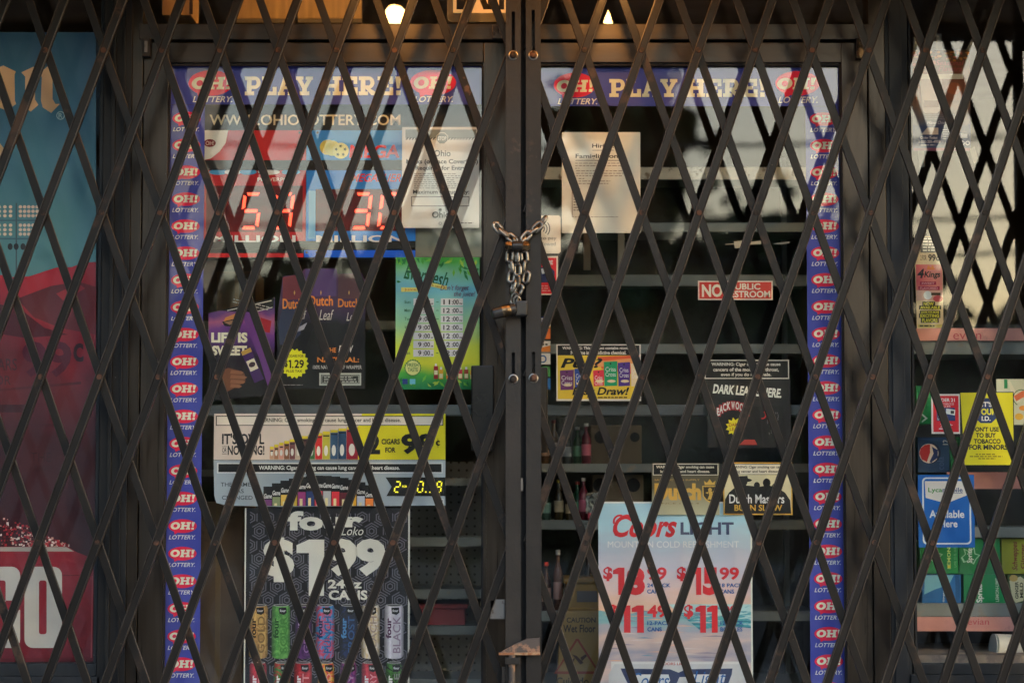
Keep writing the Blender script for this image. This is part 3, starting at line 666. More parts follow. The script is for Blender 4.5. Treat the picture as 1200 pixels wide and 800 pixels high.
for k, (dname, a, z) in enumerate((('Sun', '10', '11'), ('Mon', '9', '12'), ('Tue', '9', '12'), ('Wed', '9', '12'), ('Thu', '9', '12'), ('Fri', '9', '12'), ('Sat', '9', '12'))):
    y = 354 + k * 9.95
    s.text(dname, 474, y - 2, 481, y + 1.6, (60, 120, 80), .01); s.rect('hour_card', 484.5, y - 4.2, 508.5, y + 4.2, (224, 228, 218)); s.rect('hour_card', 516.5, y - 4.2, 542.5, y + 4.2, (224, 228, 218))
    s.text(a, 490 if a == '9' else 487.5, y - 2.8, 494 if a == '9' else 494.3, y + 2.8, (35, 35, 35), .02); s.text(':00', 496, y - 2.8, 504, y + 2.8, (35, 35, 35), .02); s.text('AM', 504.7, y + 1, 507.5, y + 2.8, (35, 35, 35), .02)
    s.text(z, 519.5, y - 2.8, 527.5, y + 2.8, (35, 35, 35), .02); s.text(':00', 529.5, y - 2.8, 537.5, y + 2.8, (35, 35, 35), .02); s.text('PM', 538.3, y + 1, 541.5, y + 2.8, (35, 35, 35), .02); s.rect('lettering', 511, y - .4, 514, y + .4, (60, 120, 80))
s.star('seal', 484, 431, 10.3, 9.2, 20, (70, 130, 60)); s.ell('seal', 484, 431, 8.6, 8.4, (226, 232, 140)); s.text('FRESH', 477.5, 425.5, 490.5, 430, (60, 120, 60), .02); s.text('TASTE', 478, 431, 490, 435.5, (60, 120, 60), .02)
for k, (x, y0, c) in enumerate(((508.5, 426, (150, 40, 40)), (514.5, 430, (220, 170, 40)), (523, 427, (230, 120, 40)), (530, 429, (60, 140, 70)), (537, 430, (170, 40, 60)), (544, 430, (150, 60, 40)), (551, 431, (210, 150, 40)))):
    s.rect('bottle_print', x, y0 + 3, x + 5, 444, c); s.rect('bottle_print', x + 1.4, y0, x + 3.6, y0 + 3, (235, 235, 225)); s.rect('bottle_print', x + .5, y0 + 8, x + 4.5, y0 + 13, (235, 225, 170))
s.rect('badge', 472, 444, 478, 450, (40, 60, 130)); s.rect('badge', 480.5, 444, 487, 450, (110, 190, 210)); s.done()

# ---- purple 'life is sweet' poster
s = Sheet('cigar_poster', 'tilted purple LIFE IS SWEET poster with a hand holding a pack', 'poster', (243, 348, 322, 462), YB + .01, 'cigar posters in the doors')
s.sheet(printed('life', [(0, (22, 18, 20)), (.42, (30, 20, 34)), (.55, (70, 36, 96)), (.68, (100, 50, 120)), (.78, (150, 80, 110)), (.86, (90, 50, 110)), (1, (60, 44, 84))], 'Z', (0, .25), .5, 8), pts=[(244, 367), (321.5, 349), (322, 462), (245.5, 470)])
s.poly('streak', [(282, 366), (296, 362), (318, 436), (316, 458), (304, 420)], (96, 52, 120)); s.poly('streak', [(264, 372), (292, 361), (276, 374), (260, 380)], (205, 130, 70)); s.poly('streak', [(305, 372), (318, 376), (316, 390), (306, 388)], (150, 30, 40))
s.poly('warning_strip', [(256, 364), (321, 348.5), (320, 361), (297, 366)], (16, 16, 17)); 
for a, c in (((266, 363.4), (318, 351.6)),): s.poly('warning_strip', [(a[0], a[1]), (c[0], c[1]), (c[0], c[1] + 1), (a[0], a[1] + 1)], (190, 186, 176))
s.poly('warning_strip', [(300, 364.6), (319, 359.6), (319, 360.5), (300, 365.5)], (190, 186, 176)); s.tilt(-13, 300, 358); s.lines(272, 356, 316, 2, 3.2, (150, 148, 140), 1.2); s.T = None
s.poly('crest', [(260, 377), (275, 373.5), (280, 377), (270, 382.5), (263, 382)], (30, 24, 30)); s.poly('crest', [(262, 377.6), (274, 375), (277, 377), (269, 380.6)], (150, 110, 80))
s.text('LIFE IS', 247.5, 389.5, 290, 401.5, (226, 214, 186), .05); s.text('SWEET', 248.5, 405, 289.5, 416.5, (226, 214, 186), .05)
SK, SK2 = (104, 66, 48), (134, 90, 66)
s.poly('hand', [(259, 434), (268, 431), (280, 434), (287, 438), (288, 446), (280, 452), (266, 459), (260, 452)], SK)
for y, x1 in ((433.5, 286), (439, 290), (444.5, 288), (449.5, 284)): s.poly('hand', [(271, y), (x1 - 3, y + 1.2), (x1, y + 3), (x1 - 3, y + 5), (270, y + 4.2)], SK2)
s.tilt(24, 296, 428); s.rect('pack', 290, 408, 302, 448, (66, 36, 92)); s.rect('pack', 290, 408, 302, 413, (190, 150, 70)); s.rect('pack', 291, 421, 301, 434, (214, 206, 180)); s.ell('pack', 296, 427, 4, 3, (60, 40, 50)); s.T = None; s.done()

# ---- three-pouch cigar display card
s = Sheet('cigar_poster', 'dark three pouch poster with yellow 1.29 starburst', 'poster', (324.5, 314, 428, 456), YB + .006, 'cigar posters in the doors')
s.sheet(printed('pouch3', [(0, (15, 15, 17)), (.55, (17, 16, 20)), (.62, (40, 34, 56)), (.72, (60, 40, 70)), (1, (76, 48, 84))], 'Z', (0, .31), .25, 10), 'pouch', pts=[(325, 455), (325, 372), (331, 324), (352, 321), (357, 315), (394, 314.5), (395, 321), (424, 320), (428, 330), (428, 455)])
s.poly('pouch', [(331, 325), (350, 321.5), (356, 322), (356, 350), (331, 352)], (112, 48, 58)); s.poly('pouch', [(357.5, 315), (394, 315), (394, 347), (357.5, 347)], (76, 58, 108)); s.poly('pouch', [(396, 321), (423, 321), (426, 332), (427, 350), (396, 350)], (86, 58, 66))
s.poly('pouch', [(326, 380), (332, 356), (356, 356), (352, 392), (340, 404), (328, 404)], (44, 50, 74)); s.poly('pouch', [(345, 386), (360, 378), (356, 386), (346, 390)], (150, 150, 160))
OR = (220, 132, 52)
s.text('Dutch', 331, 350, 353.5, 362, OR, .02); s.text('Dutch', 362, 346.5, 390, 358.5, OR, .02); s.text('Dutch', 396, 350, 421, 360, OR, .02)
s.text('Leaf', 344, 364, 359, 374, (196, 190, 182), .0, .3); s.text('Leaf', 374, 363, 391, 375, (196, 190, 182), .0, .3); s.text('Leaf', 406, 366, 421, 376, (196, 190, 182), .0, .3)
for x in (344, 375, 408): s.poly('lettering', [(x, 343), (x + .8, 340), (x + 1.6, 343), (x + .8, 346)], (200, 160, 90))
s.star('starburst', 345.5, 426, 16.5, 14, 18, (232, 220, 30), 1.08); s.text('2 CIGARS FOR', 335, 415.5, 356, 418.6, BLK, .02); s.text('$', 333.5, 422, 337.5, 431, BLK, .03); s.one(338.3, 421.8, 341.5, 431.3, BLK); s.rect('lettering', 342.5, 429.5, 344.2, 431.3, BLK); s.text('29', 345.3, 421.5, 356.5, 431.5, BLK, .03); s.text('PLUS TAX', 336, 433.3, 354.5, 436.2, BLK, .02)
s.text('THE', 383, 407.5, 394, 413, OR, .02); s.text('new', 397, 404.5, 414, 413, (222, 216, 206), .0, .3); s.text('NATURAL:', 372, 418.5, 421, 424.5, OR, .02); s.text('100% NATURAL LEAF WRAPPER', 367, 428, 424, 432.3, (196, 192, 186), .01)
s.rect('warning_box', 374.5, 437, 423.5, 451.5, (176, 182, 174)); s.rect('warning_box', 376.5, 439, 421.5, 449.5, (40, 46, 46)); s.border('warning_box', 377.3, 439.7, 420.7, 448.8, .6, (170, 176, 168)); s.lines(380, 441.2, 419, 3, 2.6, (170, 176, 168), 1.3); s.lines(331, 450.5, 362, 1, 2, (150, 146, 140), .8); s.done()

# ---- two-for-99 cigar poster with the dark 'changed' half
s = Sheet('cigar_poster', 'wide cigar poster with yellow 2 for 99 cent corner and scoreboard price', 'poster', (250.5, 484, 522, 594), YB + .004, 'cigar posters in the doors')
WARN = 'WARNING: Cigar smoking can cause lung cancer and heart disease.'
s.rect('upper_card', 250.5, 484.5, 522, 538.5, (214, 196, 182), .001); s.poly('yellow_panel', [(424, 484.5), (522, 484.5), (522, 538.3), (408, 538.3)], (244, 208, 28))
s.rect('warning_box', 252.5, 487, 519.5, 498.6, BLK); s.rect('warning_box', 253.6, 488, 518.5, 497.7, (222, 208, 192)); s.text(WARN, 300, 489.6, 469.5, 495.6, (60, 54, 50), .022)
s.text("IT'S OWL", 260, 507.5, 309.5, 520.5, (26, 26, 32), .03); s.text('OR', 260.2, 524.5, 265.5, 530, (26, 26, 32), .01); s.rect('lettering', 260, 522.7, 265.7, 523.3, BLK); s.rect('lettering', 260, 531.2, 265.7, 531.8, BLK); s.text('NOTHING!', 266.7, 521.8, 309.8, 533, (26, 26, 32), .03)
cs = [(196, 150, 120), (170, 120, 90), (214, 150, 130), (140, 90, 60), (120, 70, 70), (190, 170, 150), (90, 60, 60), (60, 110, 60), (196, 40, 40), (190, 180, 60), (50, 80, 110), (40, 70, 100), (150, 24, 44)]
x = 316.0
for k, c in enumerate(cs):
    wd = 5.2 + .42 * k + (3.5 if k == 12 else 0); y0 = 523 - 23 * (k / 12) ** .9
    s.rect('pouch_print', x, y0, x + wd - .4, 538, c); s.rect('pouch_print', x + .3, y0, x + wd - .7, y0 + 3.2, (226, 196, 40)); s.ell('pouch_print', x + wd * .45, 531 - .35 * k, wd * .26, 3 + .35 * k, (222, 216, 204), 14)
    s.rect('pouch_print', x + .8, y0 + 4.6, x + wd - 1.2, y0 + 6, (30, 26, 30)); x += wd
s.text('2', 432, 509, 445.5, 532, BLK, .04); s.text('CIGARS', 447, 514, 468.5, 520.5, BLK, .035); s.text('FOR', 451.5, 524, 463.5, 530, BLK, .035); s.text('99', 470, 508, 509, 532, BLK, .045); s.text('c', 510.6, 516, 515.4, 522, BLK, .03); s.rect('lettering', 512.8, 514, 513.5, 524, BLK)
silver = printed('silver_card', [(0, (150, 160, 168)), (.5, (122, 134, 144)), (1, (170, 178, 182))], 'X', (-.3, .3), .4, 3, stretch=(1, 1, 3))
s.poly('lower_card', [(250.5, 539), (522, 539), (522, 592), (330, 593.5), (268, 592), (254, 589), (251.5, 580)], silver, .001)
s.rect('warning_box', 254.5, 542, 519, 554.3, (206, 208, 206)); s.rect('warning_box', 256, 543.4, 517.5, 553, (20, 20, 22)); s.text(WARN, 303.5, 545.4, 468.5, 551.6, (206, 206, 200), .024)
for i, (tx, xa, xb) in enumerate((('THE GAME', 259, 294), ('HAS', 272, 286), ('CHANGED', 260.5, 296.5))): s.text(tx, xa, 565 + i * 7.7, xb, 569.8 + i * 7.7, (56, 62, 68), .008)
cs = [(110, 60, 110), (130, 140, 100), (220, 180, 80), (190, 160, 60), (150, 60, 120), (40, 60, 110), (200, 60, 80), (170, 170, 170), (210, 50, 60), (100, 30, 40), (225, 160, 40), (180, 186, 200), (220, 120, 50)]
for k, c in enumerate(cs):
    u = (k - 6.2) / 6.5; xx = 309 + k * 9.9; y0 = 557 + 14 * u * u
    s.rect('pouch_print', xx, y0, xx + 10.6, 592.5, (20, 19, 22)); s.rect('pouch_print', xx + .8, y0 + 18 - 3 * u * u, xx + 9.8, 592.4, c); s.rect('pouch_print', xx + 3, y0 + 26 - 4 * u * u, xx + 6.2, 592.3, (225, 205, 150)); s.text('Game', xx + .8, y0 + 8.5, xx + 10, y0 + 14, (210, 208, 204), .02, .2)
s.poly('scoreboard', [(452, 559), (522, 559), (522, 581), (453, 581), (459, 570)], (16, 16, 17)); YEL = glow((225, 214, 40), .18)  # printed scoreboard digits given a glow of their own
s.seg('2', 461.5, 563.5, 468.5, 577, 1.4, YEL); s.text('FOR', 471.5, 568.5, 477, 571, YEL, .02, part='digits'); s.seg('0', 488.5, 563.5, 495.5, 577, 1.4, YEL); s.rect('digits', 498.3, 575.3, 500, 577, YEL); s.seg('9', 501.5, 563.5, 508, 577, 1.4, YEL); s.seg('9', 510.5, 563.5, 517, 577, 1.4, YEL)
s.rect('badge', 512.5, 584, 520, 590.5, (220, 222, 220)); s.text('W!', 514, 585, 519, 589.5, (30, 30, 30), .02); s.done()

# ---- canned drink poster at 1.99
s = Sheet('drink_poster', 'black hexagon patterned poster reading $1.99 24oz CANS with two rows of cans', 'poster', (286, 595, 480, 872), YB + .008)
s.sheet((26, 26, 31)); s.rect('white_edge', 286, 595, 287.6, 872, (206, 202, 190)); s.rect('white_edge', 478, 595, 480, 872, (206, 202, 190))
HX = (92, 90, 100); s.step = 1e-6
for r in range(12):
    for c in range(9):
        cx, cy = 292 + c * 22 + (11 if r % 2 else 0), 606 + r * 16.2
        if cx > 474 or cy > 800: continue
        for q in range(3):
            rr = 10.2 - 3.1 * q
            for e in range(6):
                if (e + r + c) % 3 == 0 and q == 0: continue
                a0, a1 = math.radians(60 * e + 30), math.radians(60 * e + 90)
                p = [(cx + rr * math.cos(a0), cy + rr * math.sin(a0)), (cx + rr * math.cos(a1), cy + rr * math.sin(a1)), (cx + (rr - 1.5) * math.cos(a1), cy + (rr - 1.5) * math.sin(a1)), (cx + (rr - 1.5) * math.cos(a0), cy + (rr - 1.5) * math.sin(a0))]
                if all(289 < x < 477 and y > 597 for x, y in p): s.poly('hexagon_print', list(reversed(p)), HX)
LG = (208, 206, 196); s.step = .00002
s.text('four', 336, 598.5, 425, 621.5, LG, .045); s.rect('lettering', 398.5, 617.5, 426, 627.2, (26, 26, 31)); s.text('Loko', 399.5, 616.8, 425.5, 627, LG, .0, .3)
s.text('$', 308, 629.5, 344.5, 682, LG, .05); s.one(347, 632, 379.5, 698, LG); s.text('99', 383, 631, 451.5, 675, LG, .055); s.text('24oz', 384, 679, 424, 689.5, LG, .035); s.text('CANS', 385, 691.5, 430.5, 703, LG, .035)
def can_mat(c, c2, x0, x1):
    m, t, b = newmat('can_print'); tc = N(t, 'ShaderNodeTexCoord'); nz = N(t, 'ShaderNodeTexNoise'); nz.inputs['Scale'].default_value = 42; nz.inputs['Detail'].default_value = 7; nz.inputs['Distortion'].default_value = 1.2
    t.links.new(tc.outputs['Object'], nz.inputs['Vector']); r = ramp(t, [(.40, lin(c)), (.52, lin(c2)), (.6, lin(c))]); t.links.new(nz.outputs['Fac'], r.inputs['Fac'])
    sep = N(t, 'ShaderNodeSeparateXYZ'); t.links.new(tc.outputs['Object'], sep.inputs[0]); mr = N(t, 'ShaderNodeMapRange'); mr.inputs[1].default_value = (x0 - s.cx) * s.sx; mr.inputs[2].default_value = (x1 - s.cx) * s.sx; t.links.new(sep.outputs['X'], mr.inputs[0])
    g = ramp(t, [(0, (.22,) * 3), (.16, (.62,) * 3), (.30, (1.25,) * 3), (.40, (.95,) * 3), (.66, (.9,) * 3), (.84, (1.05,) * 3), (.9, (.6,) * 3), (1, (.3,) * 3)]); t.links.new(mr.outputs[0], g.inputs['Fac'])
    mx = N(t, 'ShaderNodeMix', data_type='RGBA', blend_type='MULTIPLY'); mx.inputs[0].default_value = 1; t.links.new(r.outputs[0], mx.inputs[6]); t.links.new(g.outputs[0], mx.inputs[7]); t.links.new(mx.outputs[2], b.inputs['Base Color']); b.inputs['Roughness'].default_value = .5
    return m
def can(x0, x1, y0, y1, c, c2, word, wc):
    m = can_mat(c, c2, x0, x1); bow = [(x0 + (x1 - x0) * k / 8, 2.2 * math.sin(math.pi * k / 8)) for k in range(9)]
    s.poly('can_print', [(x0 + 1.5, y0 + 1)] + [(x, y0 + 1 - d * .5) for x, d in bow[1:-1]] + [(x1 - 1.5, y0 + 1), (x1, y0 + 5), (x1, y1 - 4), (x1 - 1.5, y1 - 1)] + [(x, y1 - 1 + d * .8) for x, d in reversed(bow[1:-1])] + [(x0 + 1.5, y1 - 1), (x0, y1 - 4), (x0, y0 + 5)], m)
    s.ell('can_print', (x0 + x1) / 2, y0 + 1.2, (x1 - x0) / 2 - 1.8, 1.5, (150, 148, 146), 18); s.ell('can_print', (x0 + x1) / 2, y0 + 1.3, (x1 - x0) / 2 - 3.2, .8, (70, 70, 72), 18)
    s.poly('can_print', [(x0 + 8, y0 + 4), (x0 + 17, y0 + 3.6), (x0 + 17.5, y0 + 10), (x0 + 14, y0 + 12.5), (x0 + 9, y0 + 11)], (26, 26, 28)); s.text('four', x0 + 9.4, y0 + 6, x0 + 16.4, y0 + 9, (196, 196, 196), .03)
    s.text('four', x0 + 1.8, y0 + 16, x0 + 8.2, y0 + 40, wc, .04, rot=90); s.text(word, x0 + 10, y0 + 14, x1 - 3.5, y1 - 6, tuple(int(a * .5 + q * .5) for a, q in zip(wc, c)), .015, rot=90)
    return
    m = printed(('can', c, c2), [(0, c), (.38, c), (.5, c2), (.62, c), (1, c2)], 'Z', (0, .3), 2.2, 26)
    s.poly('can_print', [(x0, y0 + 4), (x0 + 2, y0), (x1 - 2, y0), (x1, y0 + 4), (x1, y1 - 4), (x1 - 2, y1), (x0 + 2, y1), (x0, y1 - 4)], m)
    s.rect('can_print', x0 + 2, y0 + .2, x1 - 2, y0 + 2, (170, 168, 164)); s.rect('can_print', x1 - 3, y0 + 5, x1 - 1, y1 - 5, tuple(int(v * .62) for v in c)); s.rect('can_print', x0 + 1.4, y0 + 5, x0 + 2.8, y1 - 5, tuple(min(255, int(v * 1.25) + 20) for v in c))
    s.ell('can_print', (x0 + x1) / 2, y0 + 7, 4, 3.6, (24, 24, 26), 12); s.text('four', x0 + 1.4, y0 + 22, x0 + 8, y0 + 46, wc, .03, rot=90)
    s.text(word, x0 + 10, y0 + 14, x1 - 3, y1 - 5, wc, .02, rot=90)
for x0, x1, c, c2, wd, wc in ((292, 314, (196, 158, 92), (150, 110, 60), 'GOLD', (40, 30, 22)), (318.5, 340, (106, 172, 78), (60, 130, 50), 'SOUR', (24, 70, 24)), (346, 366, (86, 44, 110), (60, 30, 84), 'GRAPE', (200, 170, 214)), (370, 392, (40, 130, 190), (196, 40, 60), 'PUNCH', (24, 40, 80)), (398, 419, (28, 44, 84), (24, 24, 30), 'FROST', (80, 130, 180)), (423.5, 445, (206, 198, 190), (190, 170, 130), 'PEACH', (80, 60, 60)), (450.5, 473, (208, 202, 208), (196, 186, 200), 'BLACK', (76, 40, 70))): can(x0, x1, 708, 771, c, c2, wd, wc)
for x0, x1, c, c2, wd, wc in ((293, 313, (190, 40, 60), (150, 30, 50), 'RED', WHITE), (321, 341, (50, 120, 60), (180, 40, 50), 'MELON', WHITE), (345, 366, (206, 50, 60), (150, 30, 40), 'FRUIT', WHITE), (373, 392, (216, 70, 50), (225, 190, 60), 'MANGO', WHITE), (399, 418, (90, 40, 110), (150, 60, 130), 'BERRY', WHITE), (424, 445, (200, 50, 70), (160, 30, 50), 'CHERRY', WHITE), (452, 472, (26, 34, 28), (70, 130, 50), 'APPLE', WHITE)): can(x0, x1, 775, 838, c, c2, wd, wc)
s.done()

# ================================================================== RIGHT DOOR
s = Sheet('hiring_notice', 'white typed Hiring sheet taped inside the right door', 'notice', (658.5, 155, 750.5, 273), YB)
s.sheet((226, 214, 200)); s.text('Hiring!', 694, 168.5, 719.5, 175, (40, 36, 36), .02); s.rect('lettering', 694, 176, 719.5, 176.6, DK); s.text('Famiglia.com', 674.5, 180.5, 727, 187, (40, 36, 36), .02); s.rect('lettering', 674.5, 187.8, 735, 188.5, DK)
s.lines(674, 191, 737, 2, 3, (140, 126, 114), .9); s.lines(674, 197, 679, 1, 3, (140, 126, 114), .9, rag=0); s.lines(675, 200, 738, 3, 2.9, (140, 126, 114), .9); s.lines(678, 209, 686, 1, 2, (140, 126, 114)); s.lines(678, 212, 716, 2, 2.9, (140, 126, 114), .9)
s.border('box', 670, 219, 671, 254, .5, (150, 136, 122)); s.lines(672, 221, 682, 9, 3.1, (130, 116, 104), 1.2); s.lines(670, 254, 726, 1, 2, (150, 136, 122), .8, rag=.05); s.done()
s = Sheet('payment_sticker', 'white tap to pay sticker beside the chain', 'sticker', (614, 252.5, 657, 297), YB)
s.sheet((222, 206, 188), pts=[(614, 252.5), (655, 252.5), (657, 254.5), (657, 295), (655, 297), (614, 297)])
for k in range(4): s.ring('symbol', 632 + k * .6, 268, 3.2 + k * 2.6, 2.2 + k * 2.6, (44, 40, 40), -42, 42, 8)
s.text('Tap to pay', 621, 277, 652, 282, (90, 80, 74), .0); s.text('Allowed', 630, 283.5, 651, 288, (90, 80, 74), .0); s.done()
s = Sheet('age_sticker', "red IT'S THE LAW sticker next to the padlock", 'sticker', (614, 300, 654, 345.5), YB, 'tobacco age signs')
s.sheet((220, 210, 200)); s.rect('red_field', 615, 302, 652, 344, (214, 34, 48)); s.text('NO ONE', 622, 305, 648, 310, WHITE, .02); s.poly('blue_field', [(616, 313), (645, 313), (650, 318), (650, 331), (616, 331)], (40, 52, 96)); s.text("IT'S", 618.5, 316.5, 630, 321, WHITE, .03); s.text('THE', 618.5, 321.5, 630, 326, WHITE, .03); s.text('LAW', 618.5, 326.2, 630, 330.6, WHITE, .03); s.poly('card_print', [(634, 315), (642, 313.8), (643, 320), (635, 321)], WHITE); s.text('21', 617, 334.5, 623.5, 338.6, WHITE, .02); s.lines(625, 334.5, 648, 3, 2.7, (226, 150, 150), 1.2); s.done()
for k, (nm, c, y0, y1) in enumerate((('white and blue card sticker with dark blue letters, topmost of the column by the post', (214, 214, 218), 371, 384), ('orange card sticker second from the top of the column', (214, 110, 40), 385, 397), ('white card sticker with an orange swoosh, middle of the column', (210, 204, 196), 399.5, 412), ('white card sticker with a blue ring below the middle of the column', (208, 206, 202), 414, 427), ('green card sticker above the lowest of the column', (70, 140, 70), 429, 441), ('blue card sticker at the foot of the column', (40, 100, 160), 443, 456))):
    s = Sheet('card_sticker', nm, 'sticker', (616, y0, 645, y1), YB, 'payment card stickers in a column'); s.sheet(c)
    if k == 0: s.text('VISA', 624, y0 + 3.5, 643.5, y1 - 4, (30, 46, 110), .03, .2); s.rect('band', 616, y0, 645, y0 + 1.6, (40, 60, 140)); s.rect('band', 616, y1 - 1.6, 645, y1, (220, 160, 50))
    elif k == 2: s.poly('band', [(616, y1), (645, y0 + 5), (645, y1)], (224, 130, 50)); s.lines(620, y0 + 3, 642, 1, 3, (60, 60, 60), 2)
    elif k == 3: s.ring('band', 636, (y0 + y1) / 2, 4.6, 3, (40, 90, 150)); s.lines(619, y0 + 5, 630, 1, 3, (60, 60, 60), 2)
    elif k == 1: s.ell('band', 632, (y0 + y1) / 2, 6, 5, (190, 60, 40))
    elif k == 4: s.ring('band', 636, (y0 + y1) / 2, 4.4, 2.4, (226, 228, 220), 40, 320)
    else: s.lines(622, y0 + 5, 642, 1, 3, (220, 226, 230), 2.4)
    s.done()
s = Sheet('pouch_sign', 'yellow Pull Easy Draw! sign with a row of coloured pouches', 'sign', (652, 403.5, 751, 469.5), YB, None)
s.sheet((214, 206, 196)); s.rect('print', 653.5, 405, 749.5, 467.5, (240, 186, 54)); s.poly('print', [(700, 418), (749.5, 416), (749.5, 440), (705, 432)], (220, 90, 50)); s.poly('print', [(690, 424), (749.5, 419), (749.5, 426), (700, 430)], (236, 150, 90))
s.rect('warning_box', 653.5, 404.6, 749.5, 416.3, (26, 25, 26)); s.text('WARNING: This product contains nicotine.', 659, 406, 742, 410.3, (214, 206, 196), .025); s.text('Nicotine is an addictive chemical.', 669, 411, 734, 415.3, (214, 206, 196), .025)
s.text('Pull?', 657, 419.5, 706, 431, BLK, .035, .25)
for x0, x1, y0, y1, c in ((656, 672.5, 433, 457, (104, 50, 104)), (673, 685.5, 431, 455.5, (40, 70, 150)), (695, 708, 433, 452.5, (206, 44, 66)), (707.5, 723.5, 423, 452.5, (28, 148, 96)), (724, 738.5, 424, 452.5, (76, 46, 130)), (739, 751 - 1.6, 425, 452.5, (216, 196, 160))):
    s.poly('pouch_print', [(x0, y0 + 1), (x1, y0), (x1 - .4, y1 - .6), (x0 + .8, y1)], c); s.text('Criss', x0 + 2, y0 + 7, x1 - 2, y0 + 12, WHITE, .0); s.text('Cross', x0 + 2, y0 + 13, x1 - 2, y0 + 18, WHITE, .0); s.ell('pouch_print', (x0 + x1) / 2 + 1, y1 - 6, 5, 1.7, (220, 200, 160), 12); s.ell('pouch_print', (x0 + x1) / 2, y0 + 3, 1, 1, (20, 20, 20), 8)
s.text('Easy Draw!', 670.5, 453.5, 737, 465.5, BLK, .03, .25); s.lines(690, 464.8, 738, 1, 2, (60, 40, 20), 1.4); s.done()
s = Sheet('restroom_sign', 'small red NO PUBLIC RESTROOM sign', 'sign', (818, 329, 905.5, 351.5), YB)
s.sheet((224, 200, 184)); s.rect('red_field', 819.5, 330.5, 847.5, 350, (192, 52, 44)); s.rect('red_field', 847.5, 330.5, 904, 350, (200, 66, 54)); s.text('NO', 822.5, 333, 846.5, 348, (236, 214, 196), .035); s.text('PUBLIC', 856, 332, 891, 339.3, (236, 214, 196), .025); s.text('RESTROOM', 850, 340.7, 902.5, 348.5, (236, 214, 196), .025); s.done()
s = Sheet('cigar_sign', 'black DARK LEAF pouch sign with red arched lettering and yellow burst', 'sign', (826, 421.5, 926.5, 526), YB, 'small cigar signs in the right door')
s.sheet((30, 28, 29), pts=[(829, 444), (926.5, 444), (926.5, 524), (829, 524.5)]); s.rect('warning_box', 826, 421.5, 925, 443.8, (196, 190, 178), .001); s.rect('warning_box', 827.2, 422.7, 923.8, 442.6, (26, 25, 25))
s.text('WARNING: Cigar smoking can cause', 834, 424.6, 915, 429.6, (206, 200, 188), .025); s.text('cancers of the mouth and throat,', 836, 430.7, 913, 435.7, (206, 200, 188), .025); s.text('even if you do not inhale.', 845, 436.8, 904, 441.6, (206, 200, 188), .025)
s.tilt(-4, 875, 458); s.text('DARK LEAF IS HERE.', 835.5, 452.5, 916, 463.5, (226, 218, 206), .035, .15); s.T = None
s.poly('pouch_print', [(842, 478), (890, 476), (893, 523), (838, 523)], (18, 17, 18)); s.poly('pouch_print', [(893, 474), (918, 476), (922, 523), (895, 523)], (24, 22, 23))
for k, cch in enumerate('BACKWOODS'):
    a = math.radians(-150 + 120 * k / 8 - 0); cx, cy = 859 + 19.5 * math.cos(a), 490 + 15 * math.sin(a)
    s.rect('lettering', cx - 2.6, cy - 5.4, cx + 2.6, cy + 5.4, (150, 30, 34)); s.text(cch, cx - 2.0, cy - 4.6, cx + 2.0, cy + 4.4, (226, 214, 206), .03)
s.ring('pouch_print', 893, 486, 5, 3.6, (190, 40, 40), -60, 100, 8); s.star('starburst', 860.5, 500, 10.6, 7.4, 11, (226, 206, 40), 1.05); s.text('DARK', 854, 495.5, 867, 499.6, (150, 70, 30), .02); s.text('LEAF', 855, 500.6, 866.5, 504.6, (150, 70, 30), .02)
s.poly('pouch_print', [(866, 521), (872, 515), (884, 515), (887, 521)], (176, 60, 50)); 
for k in range(26): x, y = 898 + random.random() * 14, 482 + random.random() * 26; s.rect('pouch_print', x, y, x + .8, y + 2, (96, 92, 90))
s.done()
s = Sheet('cigar_sign', 'gold and silver sign with a lion crest, above the beer poster', 'sign', (764, 542, 843, 603), YB, 'small cigar signs in the right door')
s.sheet(printed('goldcard', [(0, (176, 172, 142)), (.3, (150, 144, 116)), (.5, (96, 88, 64)), (1, (70, 64, 50))], 'Z', (0, .135), .15, 5)); s.rect('warning_box', 765, 543, 842, 556.6, (206, 198, 180)); s.rect('warning_box', 766, 544, 841, 555.8, (18, 18, 18)); s.text('WARNING: Cigar smoking can cause', 769, 545.2, 837, 549.4, (206, 198, 180), .025); s.text('lung cancer and heart disease.', 774, 550.4, 832, 554.6, (206, 198, 180), .025)
s.text('SATISFACTION SUPPLY', 767, 561, 820, 563, (190, 150, 80)); s.text('Dutch', 767, 566, 821.5, 586, (204, 160, 72), .05); s.text('SINCE 1 8 6 4', 769, 588.6, 819, 590.4, (130, 110, 70))
G = (206, 166, 80); s.poly('crest', [(823, 569), (840.5, 569), (840, 581), (836, 586), (831.7, 588.5), (827, 586), (823.5, 581)], G); s.poly('crest', [(824.2, 570.2), (839.3, 570.2), (838.8, 580.6), (835.3, 584.8), (831.7, 587), (828, 584.8), (824.7, 580.6)], (62, 54, 38))
s.poly('crest', [(826, 568), (825, 563), (828.5, 565.5), (831.7, 561), (835, 565.5), (838.5, 563), (837.5, 568)], G); s.ell('crest', 832, 573.5, 2.2, 2.2, G, 12); s.poly('crest', [(830, 575), (834.5, 575.5), (835.5, 580), (833, 585), (829, 585), (831, 580)], G); s.poly('crest', [(835, 576), (838, 573), (837, 578)], G); s.poly('crest', [(826.5, 577), (830, 576), (829.5, 578.5)], G); s.done()
s = Sheet('cigar_sign', 'gold edged BURN SLOW sign with black silhouettes in hats', 'sign', (847.5, 541.5, 928.5, 603), YB, 'small cigar signs in the right door')
s.sheet((196, 150, 60)); s.rect('field', 849, 543, 927, 601.5, (206, 196, 158)); s.rect('warning_box', 849, 543, 920, 556, (26, 26, 26)); s.rect('warning_box', 850, 543.8, 927, 555.4, (216, 208, 186)); s.text('WARNING: Cigar smoking can cause', 855, 545.3, 919, 549.3, (44, 42, 40), .025); s.text('lung cancer and heart disease.', 860, 550.5, 914, 554.4, (44, 42, 40), .025)
